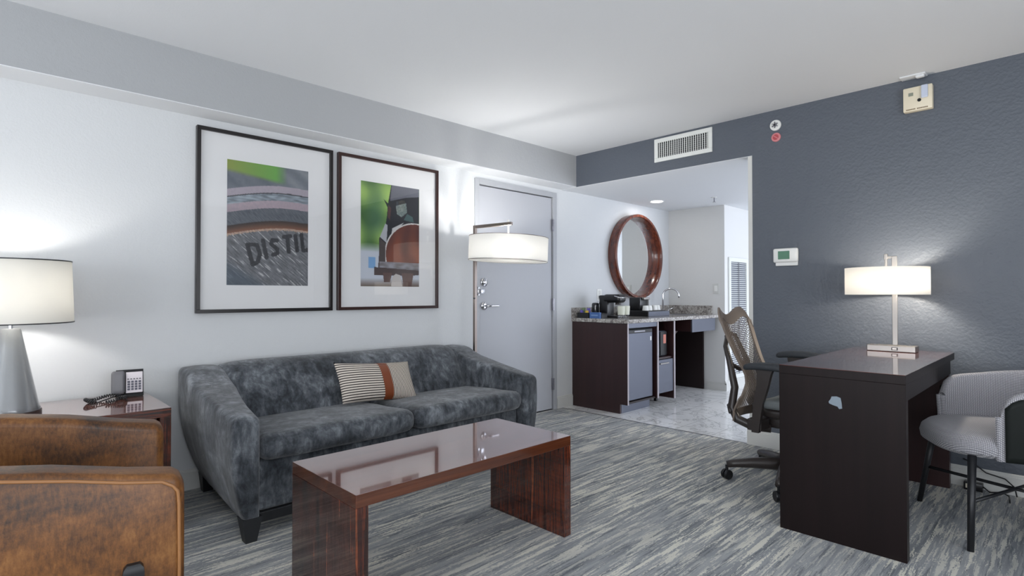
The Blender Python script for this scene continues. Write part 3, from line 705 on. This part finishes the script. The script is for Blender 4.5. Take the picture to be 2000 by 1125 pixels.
B().box(2.812, D-.045, 2.226, 2.958, D, 2.372, .006).obj('housing', m_cream, t, True)
B().box(2.904, D-.062, 2.292, 2.938, D-.043, 2.370, .006).obj('strobe_lens', M('strobe_lens', (196, 204, 222), .1, 0, .6).m, t)
B().lathe([(0, -.006), (.0095, -.006), (.0095, .001), (0, .001)], (2.894, D-.045, 2.285), 20, 'Y').obj('sounder_hole', m_hole, t)
B().box(2.84, D-.047, 2.318, 2.864, D-.0445, 2.338).obj('symbol_plate', M('grey_symbol', (134, 138, 124), .5).m, t)
b = B()
for i in range(16):
    if i == 7: continue
    xx = 2.828+i*.0068; b.box(xx, D-.0462, 2.233, xx+.0048, D-.0448, 2.240)
b.obj('lettering', M('faded_ink', (120, 100, 70), .6).m, t)
t = thing('wall_sprinkler', 'round white sidewall sprinkler above the small red disc', 'sprinkler', (2.041, D, 2.328))
B().lathe([(0, -.008), (.026, -.012), (.037, -.010), (.039, -.002), (.039, 0)], (2.041, D, 2.328), 32, 'Y').obj('escutcheon', m_white, t, True)
b = B(); b.lathe([(.012, -.02), (.012, -.008)], (2.041, D, 2.328), 16, 'Y', True)
for k in range(6): a = k*PI/3; b.box(-.002, -.026, .006, .002, -.012, .022, mat=Matrix.Translation((2.041, D, 2.328)) @ Matrix.Rotation(a, 4, 'Y'))
b.obj('deflector', m_steel, t)
B().lathe([(0, -.028), (.005, -.028), (.005, -.018)], (2.041, D, 2.328), 12, 'Y').obj('nozzle', m_hole, t)
t = thing('red_disc', 'small red round indicator with pale rim below the white sprinkler', 'indicator', (2.044, D, 2.241))
B().lathe([(.020, -.010), (.031, -.008), (.033, 0)], (2.044, D, 2.241), 32, 'Y').obj('rim', m_pinkp, t, True)
B().lathe([(0, -.008), (.021, -.008), (.021, -.003)], (2.044, D, 2.241), 28, 'Y').obj('disc', m_redp, t)
b = B(); b.box(-.019, -.012, -.003, .019, -.008, .003, mat=Matrix.Translation((2.044, D, 2.241)) @ Matrix.Rotation(.7, 4, 'Y')); b.obj('slash_bar', m_pinkp, t)
t = thing('ceiling_plate', 'small white plate on the ceiling edge above the cream alarm', 'ceiling plate', (2.86, 4.07, ZC))
B().box(2.80, 4.035, ZC-.009, 2.93, 4.108, ZC, .003).obj('plate', m_ceil, t); B().rbox(2.90, 4.06, ZC-.014, .045, .035, .018, .008, 4).obj('knob', m_ceil, t, 2)
# ================================================================ alcove: ceiling things
t = thing('recessed_light', 'glowing round recessed downlight in the alcove ceiling', 'light', (.29, 5.40, ZS))
B().lathe([(.060, -.001), (.074, -.004), (.078, 0.0)], (.29, 5.40, ZS), 40).obj('trim_ring', m_white, t, True)
B().lathe([(0, -.003), (.062, -.003), (.062, -.0005), (0, -.0005)], (.29, 5.40, ZS), 40).obj('lens', emit_mat('downlight_glow', (1, .98, .96), 55), t)
t = thing('ceiling_sprinkler', 'tiny white pendent sprinkler head under the alcove ceiling', 'sprinkler', (.86, 5.60, ZS))
B().lathe([(0, -.006), (.028, -.004), (.03, 0)], (.86, 5.60, ZS), 24).obj('escutcheon', m_white, t, True)
b = B(); b.lathe([(.006, -.05), (.006, 0)], (.86, 5.60, ZS), 10, cap=True); b.lathe([(.0, -.052), (.016, -.052), (.016, -.049), (0, -.049)], (.86, 5.60, ZS), 16); b.obj('nozzle', m_steel, t)
# ================================================================ mirror
t = thing('round_mirror', 'round mirror in deep bentwood rim above the bar counter', 'mirror', (.0, 5.36, 1.06))
R_ = .476; MC = (0, 5.36, 1.537)
B().lathe([(R_-.006, .0), (R_, .004), (R_, .100), (R_-.004, .105), (R_-.028, .105), (R_-.032, .100), (R_-.034, .012), (R_-.034, .0)], MC, 96, 'X').obj('rim', m_rim, t, True)
B().lathe([(0, .002), (R_-.033, .002), (R_-.033, .012), (0, .012)], MC, 96, 'X').obj('mirror_glass', m_mirror, t)
# ================================================================ counter and cabinets
CZ = .876
ctp = thing('countertop', 'speckled grey granite bar countertop under the round mirror', 'countertop', (.33, 5.2, CZ-.04))
b = B(); b.box(.0, 4.268, CZ-.036, .668, YA-.001, CZ, .003); b.obj('slab', m_granite, ctp)
b = B(); b.box(.0, 4.268, CZ, .02, YA-.001, CZ+.10, .002); b.box(.02, YA-.022, CZ, .57, YA-.001, CZ+.10, .002); tag(b.obj('backsplash', m_granite), 'low grey granite backsplash strip along the wall behind the countertop', 'backsplash')
cb = thing('bar_cabinet', 'dark brown bar cabinet standing under the granite countertop', 'cabinet', (.33, 4.7, 0))
b = B(); b.prism([(.0, 0), (.572, 0), (.572, .088), (.655, .088), (.655, .838), (.0, .838)], 1, 4.282, 4.302); b.obj('side_panel', m_cab, cb)
b = B(); b.box(.0, 4.80, .088, .648, 4.822, .838); b.obj('divider_panel', m_cab, cb); b = B(); b.box(.0, 5.118, .045, .648, 5.138, .838); b.obj('divider_panel', m_cab, cb)
m_edge = M('pale_edge_band', (176, 168, 172), .3).m
for (y, z0) in ((4.282, .088), (4.80, .088), (5.118, .045)): B().box(.648 if y > 4.3 else .655, y, z0, .657, y+.02, .838).obj('edge_band', m_edge, cb)
B().box(.0, 4.302, 0, .012, 5.118, .838).obj('back_panel', m_cab_in, cb)
B().box(.62, 4.302, .795, .650, 4.80, .838).obj('top_rail', m_front, cb)
B().box(.0, 4.302, .088, .63, 4.80, .105).obj('bottom_panel', m_cab_in, cb)
B().box(.56, 4.302, 0, .574, 4.78, .088).obj('toe_kick', m_front, cb)
B().box(.02, 4.822, .46, .63, 5.118, .478).obj('shelf', m_cab, cb)
d_ = B().box(.60, 4.826, .125, .645, 5.114, .455, .003).obj('drawer', m_front, cb)
b = B(); b.box(.644, 4.86, .410, .656, 5.02, .424, .004); b.obj('handle', m_nickel, d_)
B().box(.02, 4.83, .06, .50, 5.11, .125).obj('plinth', m_cab_in, cb)
for fy in (4.84, 5.06): B().box(.45, fy, 0, .48, fy+.03, .06).obj('foot', m_blackp, cb)
b = B(); b.box(.0, YA-.045, 0, .47, YA-.02, .70); b.obj('end_panel', m_cab_in, cb)
B().box(.0, 5.138, 0, .012, YA-.045, .70).obj('wall_panel', m_cab_in, cb)
sk = thing('sink_apron', 'dark box with pale front under the sink end of the counter', 'sink cabinet', (.5, 5.75, .70))
B().box(.36, 5.50, .705, .640, 6.03, .84, .001).obj('box', m_cab, sk); B().box(.640, 5.50, .700, .655, 6.03, .84, .001).obj('front_panel', m_front, sk)
b = B(); b.loft([[Vector((x, y, z)) for y, z in ((5.15, 0), (6.0, 0), (6.0, .012), (5.15, .012))] for x, z in ()]) if False else None
slp = B(); slp.loft([[Vector((.42, 5.16, .70)), Vector((.42, 5.62, .70)), Vector((.405, 5.62, .70)), Vector((.405, 5.16, .70))], [Vector((.10, 5.16, .32)), Vector((.10, 5.62, .32)), Vector((.085, 5.62, .32)), Vector((.085, 5.16, .32))]])
slp.obj('sloped_panel', M('grey_brown_panel', (118, 104, 104), .35).m, sk)
b = B(); b.lathe([(0, -.004), (.0, 0)], (0, 0, 0)) if False else None
fg = thing('mini_fridge', 'black compact fridge with brushed door inside the bar cabinet', 'fridge', (.33, 4.55, .105))
B().box(.04, 4.318, .108, .575, 4.776, .785, .004).obj('body', m_blackp, fg); fd = B().box(.578, 4.318, .115, .625, 4.757, .778, .006).obj('door', m_front, fg)
b = B(); b.box(.60, 4.325, .742, .638, 4.735, .776, .006); b.obj('handle', m_blackp, fd); b = B(); b.box(.637, 4.42, .752, .642, 4.60, .766, .002); b.obj('handle_trim', m_steel, fd)
B().box(.6245, 4.715, .66, .627, 4.735, .70).obj('badge', m_white, fd)
mw = thing('microwave', 'small grey and silver microwave on the shelf above drawer', 'microwave', (.45, 4.97, .478))
B().box(.15, 4.835, .482, .585, 5.075, .735, .008).obj('body', M('grey_metal_case', (98, 104, 118), .35, .4).m, mw)
B().box(.585, 4.84, .50, .592, 4.93, .64).obj('control_panel', M('pale_panel', (196, 196, 200), .4).m, mw)
dd_ = B().box(.585, 4.95, .49, .600, 5.07, .73, .003).obj('door', m_blackp, mw); B().box(.6, 5.0, .61, .6015, 5.05, .70).obj('sticker', M('red_white_sticker', (196, 120, 104), .5).m, dd_)
# faucet
fc = thing('faucet', 'chrome gooseneck bar faucet standing behind the sink', 'faucet', (.13, 5.80, CZ))
pts = [(.13, 5.79, CZ), (.13, 5.79, 1.08)]
for k in range(1, 13):
    a = PI-k/12*PI*1.08; pts.append((.13+.078+.078*math.cos(a), 5.79+(.078+.078*math.cos(a))*.6, 1.09+.085*math.sin(a)))
b = B(); b.tube(pts, .0095, 14); b.lathe([(0, 0), (.026, 0), (.026, .006), (.016, .02), (.012, .03)], (.13, 5.79, CZ), 24); b.obj('spout', m_chrome, fc, 2)
for sy, lb in ((-.10, 0), (.12, 1)):
    b = B(); b.lathe([(0, 0), (.022, 0), (.022, .006), (.013, .02), (.012, .045), (0, .05)], (.13, 5.79+sy, CZ), 20); b.tube([(.13, 5.79+sy, CZ+.045), (.17, 5.79+sy*1.5, CZ+.075)], .006, 8); b.obj('handle', m_chrome, fc, 2)
sn = thing('sink_bowl', 'small steel sink rim set in the counter below the faucet', 'sink', (.38, 5.80, CZ))
B().lathe([(.15, .001), (.155, .004), (.165, .003), (.168, .0005)], (.38, 5.79, CZ), 40).obj('rim', m_steel, sn, True); B().lathe([(0, .0008), (.15, .0015)], (.38, 5.79, CZ), 40).obj('basin', M('basin_steel', (96, 96, 98), .35, 1).m, sn)
# outlet, light switch, louvred return grille
t = thing('wall_outlet', 'white outlet plate on the wall left of coffee maker', 'outlet', (0, 4.73, 1.04))
B().box(0, 4.69, 1.04, .006, 4.765, 1.165, .002).obj('plate', m_white, t); b = B(); b.box(.006, 4.71, 1.105, .009, 4.745, 1.15, .001); b.box(.006, 4.71, 1.055, .009, 4.745, 1.10, .001); b.obj('socket', m_trim, t)
t = thing('light_switch', 'white rocker light switch on alcove end wall', 'switch', (.61, YA, 1.12))
B().box(.575, YA-.006, 1.115, .648, YA, 1.235, .002).obj('plate', m_trim, t); B().box(.594, YA-.010, 1.142, .628, YA-.005, 1.208, .002).obj('rocker', m_white, t)
t = thing('louvred_grille', 'tall white louvred return grille on the hallway wall', 'vent', (XA, 6.5, .12))
b = B(); y0, y1, z0, z1 = 6.235, 6.76, .12, 1.54
for c4 in ((y0, z0+.05, y0+.05, z1-.05), (y1-.05, z0+.05, y1, z1-.05), (y0, z1-.05, y1, z1), (y0, z0, y1, z0+.05)): b.box(XA, c4[0], c4[1], XA+.018, c4[2], c4[3], .002, 1)
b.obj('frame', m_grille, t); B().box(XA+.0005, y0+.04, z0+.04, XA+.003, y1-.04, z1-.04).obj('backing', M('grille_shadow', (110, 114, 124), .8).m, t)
b = B(); z = z0+.06
while z < z1-.06: b.box(-.006, y0+.045, -.001, .006, y1-.045, .001, mat=Matrix.Translation((XA+.010, 0, z)) @ Matrix.Rotation(.8, 4, 'Y')); z += .024
b.obj('louvre_slats', m_grille, t)
B().box(XA+.015, 6.49, z0+.05, XA+.018, 6.503, z1-.05).obj('centre_bar', m_steel, t)
# ================================================================ things on the counter
t = thing('condiment_caddy', 'black caddy of coloured packets at left end of the counter', 'caddy', (.15, 4.36, CZ))
b = B(); b.box(.05, 4.30, CZ, .19, 4.39, CZ+.052, .002); b.box(.19, 4.33, CZ, .33, 4.42, CZ+.052, .002); b.obj('box', m_blackp, t)
for (x, y, h, mt, nm) in ((.085, 4.32, .030, m_purple, 0), (.085, 4.35, .058, m_greenp, 1), (.150, 4.32, .026, m_yellow, 2), (.150, 4.35, .055, m_purple, 3)):
    b = B()
    for k in range(4): b.box(x-.014, y+k*.005, CZ+.03, x+.014, y+k*.005+.003, CZ+.052+h*.8, .0008, 1)
    b.obj('packets', mt, t)
t = thing('blue_card_box', 'small blue printed box beside the packet caddy on the counter', 'box', (.26, 4.31, CZ))
B().box(.205, 4.300, CZ, .325, 4.328, CZ+.058, .0015).obj('carton', m_blue, t); B().box(.225, 4.2985, CZ+.024, .305, 4.3005, CZ+.036).obj('label_band', M('pale_blue_label', (120, 148, 190), .5).m, t)
t = thing('coffee_maker', 'black single cup coffee maker near left end of counter', 'coffee maker', (.28, 4.58, CZ))
b = B(); b.box(.17, 4.50, CZ, .27, 4.62, CZ+.225, .01); b.box(.17, 4.49, CZ, .40, 4.63, CZ+.022, .006); b.obj('body', m_blackp, t, True)
b = B(); b.rbox(.315, 4.56, CZ+.192, .21, .135, .085, .035, 8); b.obj('brew_head', m_blackp, t, 2)
B().lathe([(.0, 0), (.03, 0), (.026, .02), (0, .022)], (.36, 4.56, CZ+.13), 20).obj('spout', m_ocgrey, t, True)
b = B(); b.tube([(.36, 4.495, CZ+.215), (.425, 4.50, CZ+.20), (.425, 4.62, CZ+.20), (.36, 4.625, CZ+.215)], .006, 8); b.obj('handle', m_chrome, t, 2)
b = B(); b.rbox(.14, 4.48, CZ+.09, .06, .07, .12, .02, 5); b.obj('reservoir', M('smoked_reservoir', (30, 32, 38), .1, 0, .6).m, t, 2)
cw = B(); cw.tube([(.14, 4.47, CZ+.05), (.08, 4.50, CZ+.02), (.035, 4.58, CZ+.06), (.03, 4.62, CZ+.10), (.03, 4.68, CZ+.12), (.02, 4.72, CZ+.17), (.012, 4.727, CZ+.20)], .0035, 8); cw = cw.obj('cord', m_blackp, t, 2)
B().box(.009, 4.712, CZ+.19, .03, 4.743, CZ+.22, .003).obj('plug', m_blackp, cw)
for i, (x, y) in enumerate(((.455, 4.475), (.455, 4.555))):
    t = thing('wrapped_cup', ['paper wrapped glass in front of coffee maker, nearer the counter end', 'paper wrapped glass in front of coffee maker, nearer the black tray'][i], 'cup', (x, y, CZ), 'wrapped cups before the coffee maker')
    B().lathe([(0, 0), (.028, 0), (.031, .05), (.033, .05)], (x, y, CZ), 20).obj('cup', glass_mat('tumbler_glass'), t, True)
    b = B(); pr_ = [(.034, .035), (.036, .07), (.037, .115), (.034, .12), (0, .121)]
    b.lathe(pr_, (x, y, CZ), 14)
    for v in b.bm.verts: v.co += Vector((1, 1, .4))*.003*noise.noise(v.co*60)
    b.obj('paper_wrap', m_paper, t, True)
t = thing('service_tray', 'black box tray holding cups near counter middle', 'tray', (.26, 5.2, CZ))
b = B(); b.box(.06, 4.98, CZ, .44, 5.40, CZ+.055, .003); b.box(.09, 5.01, CZ+.055, .41, 5.37, CZ+.062, .002); b.obj('box', m_blackp, t); b = B(); b.box(.44, 4.985, CZ+.002, .443, 5.395, CZ+.053); b.obj('front', m_front, t)
B().rbox(.442, 5.10, CZ+.028, .008, .01, .01, .004, 3).obj('knob', m_nickel, t)
t = thing('capsule_machine', 'black upright block shaped machine with silver edge on tray', 'coffee machine', (.26, 5.13, CZ+.062))
B().box(.15, 5.06, CZ+.062, .29, 5.22, CZ+.20, .012).obj('body', m_blackp, t, True); b = B(); b.box(.29, 5.09, CZ+.175, .325, 5.20, CZ+.20, .006); b.obj('spout', m_nickel, t); b = B(); b.box(.289, 5.215, CZ+.07, .296, 5.223, CZ+.19); b.obj('trim', m_nickel, t)
k = 0
for (x, y) in ((.36, 5.055), (.36, 5.125), (.33, 5.27), (.33, 5.335)):
    lab = ['white upturned cup on tray front, nearest corner', 'white upturned cup on tray front, second from corner', 'white upturned cup behind the black machine on tray', 'white upturned cup at far end of tray'][k]; k += 1
    t = thing('coffee_cup', lab, 'cup', (x, y, CZ+.062), 'upturned cups on the tray')
    B().lathe([(.032, .0), (.034, .002), (.028, .045), (.022, .052), (0, .052)], (x, y, CZ+.062), 20).obj('cup', m_white, t, True)
# ================================================================ office chair (faces the desk)
oc = thing('office_chair', 'graphite mesh back office chair pulled up to the desk', 'office chair', (2.34, 3.42, 0))
OX, OY = 2.355, 3.41
def back_x(z): return interp(z, [(.36, 2.075), (.42, 2.085), (.50, 2.115), (.58, 2.14), (.64, 2.135), (.72, 2.095), (.82, 2.055), (.92, 2.02), (1.0, 1.998), (1.05, 1.99)])
def back_w(z): return interp(z, [(.36, .17), (.42, .185), (.5, .175), (.6, .16), (.7, .17), (.8, .19), (.9, .205), (.97, .205), (1.05, .185)])
def back_pt(u, z, off=0):
    w_ = back_w(z); x = back_x(z)
    curve = .045*u*u*(1 if z > .5 else .8)
    return Vector((x+curve+off, OY+u*w_, z))
def top_z(u): return 1.018-.035*math.cos(u*PI*.95)*1.0*(1-abs(u)**3)+(-.03 if abs(u) > .97 else 0)-.03*max(0, abs(u)-.8)/.2
bm_ = B()
NU, NV = 15, 34
g = {}
for i in range(NU*2+1):
    for j in range(NV*2+1):
        if (i+j) % 2: continue
        u = -.9+1.8*i/(NU*2); z = lerp(.39, top_z(u)-.05, j/(NV*2)); g[(i, j)] = bm_.bm.verts.new(back_pt(u, z))
for i in range(NU*2+1):
    for j in range(NV*2+1):
        if (i+j) % 2: continue
        # centre of diamond at odd cells
        if (i+1, j+1) in g and (i+2, j) in g and (i+1, j-1) in g: bm_.bm.faces.new((g[(i, j)], g[(i+1, j-1)], g[(i+2, j)], g[(i+1, j+1)]))
bk = bm_.obj('backrest', m_ocmesh, oc); md = bk.modifiers.new('w', 'WIREFRAME'); md.thickness = .0048; md.use_even_offset = False; md.use_boundary = True
# solid rim of the back
b = B(); rim = []
for k in range(21): rim.append((-1, lerp(.37, top_z(-1)-.03, k/20)))
top_pts = [(-1+2*k/24, None) for k in range(25)]
def strip(b, path_in, path_out, th=.004):
    n = len(path_in)
    for s_ in (-th, th):
        pass
    A = [[p+Vector((s, 0, 0)) for p in path_in] for s in (-th, th)]; Bo = [[p+Vector((s, 0, 0)) for p in path_out] for s in (-th, th)]
    rings = [[A[0][i], Bo[0][i], Bo[1][i], A[1][i]] for i in range(n)]; b.loft(rings)
for sgn in (-1, 1):
    zs = [lerp(.37, top_z(sgn)-.01, k/24) for k in range(25)]
    strip(b, [back_pt(sgn*.88, z) for z in zs], [back_pt(sgn*1.02, z, -.004) for z in zs], .005)
us = [-1.02+2.04*k/30 for k in range(31)]
strip(b, [back_pt(u, top_z(u)-.062) for u in us], [back_pt(u, top_z(u), -.012) for u in us], .005)
strip(b, [back_pt(u, .41) for u in us], [back_pt(u, .355, -.004) for u in us], .005)
b.obj('back_rim', m_ocmesh, oc, True)
b = B()
for sgn in (-1, 1):
    b.tube([(2.30, OY+sgn*.10, .33), (2.20, OY+sgn*.13, .335), (2.12, OY+sgn*.145, .365), (2.085, OY+sgn*.14, .43), (2.10, OY+sgn*.13, .55), (2.065, OY+sgn*.12, .70), (2.03, OY+sgn*.10, .79), (2.02, OY+sgn*.06, .85)], [.024, .026, .026, .024, .022, .018, .014, .011], 10)
b.tube([(2.02, OY-.065, .848), (2.012, OY, .865), (2.02, OY+.065, .848)], .012, 10)
b.tube([(2.065, OY-.12, .69), (2.085, OY-.03, .65), (2.085, OY+.03, .65), (2.065, OY+.12, .69)], .014, 8)
b.tube([(2.065, OY-.135, .44), (2.09, OY-.165, .40)], .013, 8); b.tube([(2.065, OY+.135, .44), (2.09, OY+.165, .40)], .013, 8)
b.obj('back_frame', m_ocgrey, oc, 2)
def seatfn(P):
    P = P.copy(); P.z -= .05*max(0, (P.x-.12)/.14)**2; P.z += .015*(P.y/.23)**2; return P
B().rbox(2.475, OY, .478, .40, .47, .055, .026, 12, 0, seatfn).obj('seat', m_seatf, oc, 2)
B().rbox(2.42, OY, .43, .30, .34, .06, .025, 6).obj('seat_pan', m_ocgrey, oc, 2)
for sgn in (-1, 1):
    b = B(); yy = OY+sgn*.245
    b.loft([[Vector((x, yy+dy, z)) for x, dy in ((x0, -.016), (x1, -.016), (x1, .016), (x0, .016))] for z, x0, x1 in ((.33, 2.252, 2.292), (.40, 2.254, 2.30), (.50, 2.264, 2.315), (.60, 2.282, 2.345), (.665, 2.284, 2.36), (.69+(.03 if sgn > 0 else 0), 2.275, 2.37))])
    b.box(2.22, min(yy, OY+sgn*.12), .335, 2.30, max(yy, OY+sgn*.12), .40, .006)
    sp_ = b.obj('arm_support', m_ocgrey, oc)
    def padf(P):
        P = P.copy(); P.z += -.012*(P.x/.13)**2; P.y *= (1-.25*max(0, -P.x/.13)); return P
    B().rbox(2.345, yy, .706+(.03 if sgn > 0 else 0), .27, .09, .036, .017, 8, .004, padf).obj('armrest_pad', m_pad, sp_, 2)
b = B(); b.box(2.24, OY-.09, .33, 2.44, OY+.09, .40, .02, 3); b.tube([(OX, OY, .12), (OX, OY, .34)], .026, 16); b.obj('tilt_mechanism', m_ocgrey, oc, True)
for k in range(5):
    a = math.radians(138+72*k); dx, dy = math.cos(a), math.sin(a)
    b = B(); pa = [(OX+dx*r, OY+dy*r, z) for r, z in ((.02, .115), (.10, .113), (.20, .107), (.29, .097), (.335, .088))]
    b.tube(pa, [.040, .036, .030, .024, .020], 10, flat=None); lg = b.obj('base_leg', m_ocgrey, oc, 2)
    ca = B(); cx_, cy_ = OX+dx*.335, OY+dy*.335; q = Vector((-dy, dx, 0)); rd = a+.6; q = Vector((-math.sin(rd), math.cos(rd), 0)); 
    for s_ in (-.014, .014):
        rings = []
        for (rr, h_) in ((.004, -.009), (.026, -.009), (.029, -.005), (.029, .005), (.026, .009), (.004, .009)):
            ring = []
            for i in range(20):
                t_ = 2*PI*i/20; e1 = Vector((math.cos(rd), math.sin(rd), 0))
                ring.append(Vector((cx_, cy_, .0295))+q*(s_+h_)+e1*rr*math.cos(t_)+Vector((0, 0, 1))*rr*math.sin(t_))
            rings.append(ring)
        ca.loft(rings)
    ca.lathe([(.009, .03), (.009, .085)], (cx_, cy_, 0), 10, cap=True); ca.obj('caster', m_blackp, lg, True)
# ================================================================ tweed side chair
sc_ = thing('side_chair', 'grey tweed tub chair with thin black legs right of the desk', 'chair', (3.33, 3.48, 0), local=True, rotz=math.radians(116))
def uvgrid(name, fn, nu, nv, mat, parent, su=1, sv=1, solid=0, sub=0):
    bm = bmesh.new(); uv = bm.loops.layers.uv.new('UVMap'); g = [[bm.verts.new(fn(i/nu, j/nv)) for j in range(nv+1)] for i in range(nu+1)]
    for i in range(nu):
        for j in range(nv):
            f = bm.faces.new((g[i][j], g[i+1][j], g[i+1][j+1], g[i][j+1]))
            for lp, (a, c_) in zip(f.loops, ((i, j), (i+1, j), (i+1, j+1), (i, j+1))): lp[uv].uv = (a/nu*su, c_/nv*sv)
    b = B(); b.bm.free(); b.bm = bm; bmesh.ops.remove_doubles(bm, verts=bm.verts, dist=1e-5)
    return b.obj(name, mat, parent, 2, sub, solid=solid)
def rotc(p): a = .06; return Vector((p.x*math.cos(a)-p.y*math.sin(a), p.x*math.sin(a)+p.y*math.cos(a), p.z))
# seat pad, faces local +y
def seatp(u, v):
    a = u*2*PI; 
    prof_ = [(0, .490), (.3, .494), (.7, .494), (.90, .486), (.975, .468), (1.0, .442), (.985, .416), (.90, .396), (0, .388)]
    k = v*(len(prof_)-1); i = min(int(k), len(prof_)-2); t_ = k-i; r = lerp(prof_[i][0], prof_[i+1][0], t_); z = lerp(prof_[i][1], prof_[i+1][1], t_)
    c_, s2 = math.cos(a), math.sin(a); e = 2/2.5
    x = math.copysign(abs(c_)**e, c_)*.285*r; y = math.copysign(abs(s2)**e, s2)*.285*r
    z -= .015*max(0, y/.27)**2*(r)
    return rotc(Vector((x*1.04, y+.055, z)))
uvgrid('seat', seatp, 64, 32, m_tweed, sc_, 1.6, .9)
A0 = math.radians(112)
def shell_pt(a, h, off):
    """a: angle from the rear, h 0..1 height, off: outward offset"""
    s2 = abs(a)/A0; top = lerp(.735, .668, s2**1.6)
    if s2 > .90: top -= .085*(1-math.sqrt(max(0, 1-((s2-.90)/.10)**2)))
    bot = lerp(.40, .392, s2); z = lerp(bot, top, h); flare = .025*h*(1-s2*.5)
    rx, ry = .290+off+flare, .255+off+flare*1.5
    ext = .13*max(0, s2-.78)/.22*.55
    return rotc(Vector((rx*math.sin(a), -ry*math.cos(a)+ext, z)))
def band(off0, off1):
    def fn(u, v):
        a = (-1+2*u)*A0
        # profile loop: inner bottom -> inner top -> rounded over -> outer top -> outer bottom
        if v < .42: return shell_pt(a, v/.42, off0)
        if v < .58:
            t_ = (v-.42)/.16; p = shell_pt(a, 1, lerp(off0, off1, .5-.5*math.cos(t_*PI))); p.z += .014*math.sin(t_*PI); return p
        return shell_pt(a, 1-(v-.58)/.42, off1)
    return fn
bnd = uvgrid('backrest', band(-.03, .012), 72, 26, m_tweed, sc_, 2.0, 1.3)
def outer(u, v):
    a = (-1+2*u)*A0*.985; return shell_pt(a, .97*v, .0165+.003*math.sin(v*PI))
uvgrid('outer_shell', outer, 72, 10, m_shell, sc_, solid=.008)
# end caps of the two arms
for sgn in (-1, 1):
    b = B(); pts_in = [shell_pt(sgn*A0, h/10, -.03) for h in range(11)]; pts_out = [shell_pt(sgn*A0, h/10, .012) for h in range(11)]
    e = Vector((0, .012, 0)); b.loft([[pts_in[i], (pts_in[i]+pts_out[i])/2+e, pts_out[i]] for i in range(11)], cap=False, closed=False); b.obj('arm_end', m_tweed, sc_, 2, solid=.004)
    b = B(); b.tube([shell_pt(sgn*A0, h/10, .0)+Vector((0, .006, 0)) for h in range(11)], .013, 8); b.obj('arm_welt', m_tweed, sc_, 2)
B().prism([(.20*math.cos(k*PI/12)*1.0, .03+.2*math.sin(k*PI/12)) for k in range(24)], 2, .374, .392).obj('seat_base', m_black, sc_)
LT = [(-.225, .215), (.225, .215), (.20, -.20), (-.20, -.20)]; LB = [(-.31, .275), (.31, .275), (.26, -.30), (-.26, -.30)]
LT = [(x, y+.02) for x, y in LT]
for (a, c_) in zip(LT, LB): B().tube([(c_[0], c_[1], 0), (a[0], a[1], .395)], [.0125, .0165], 12).obj('leg', m_black, sc_, 2)
def lp_(i, z): t_ = z/.395; return (lerp(LB[i][0], LT[i][0], t_), lerp(LB[i][1], LT[i][1], t_), z)
b = B(); b.tube([lp_(0, .20), lp_(2, .20)], .008, 8); b.tube([lp_(1, .20), lp_(3, .20)], .008, 8); b.obj('cross_stretcher', m_black, sc_, 2)
# ================================================================ cords on the floor by the desk
t = thing('power_strip', 'black power adapter with cords on carpet behind desk leg', 'power adapter', (3.13, 4.05, 0))
B().box(3.085, 4.035, 0, 3.17, 4.085, .045, .005).obj('adapter', m_blackp, t, True); B().box(3.095, 4.033, .012, 3.125, 4.036, .036).obj('adapter_label', m_beige, t)
b = B(); b.tube([(3.08, 4.09, .16), (3.12, 4.095, .145), (3.18, 4.092, .10), (3.26, 4.09, .085), (3.30, 4.08, .05), (3.31, 4.06, .006)], .0035, 8)
b.tube([(3.165, 4.06, .03), (3.20, 4.04, .008), (3.25, 4.045, .02), (3.28, 4.03, .01), (3.285, 3.99, .005), (3.29, 3.93, .004)], .0035, 8); b.obj('cords', m_blackp, t, 2)
for o in bpy.data.objects:
    if '_local' in o.keys(): del o['_local']
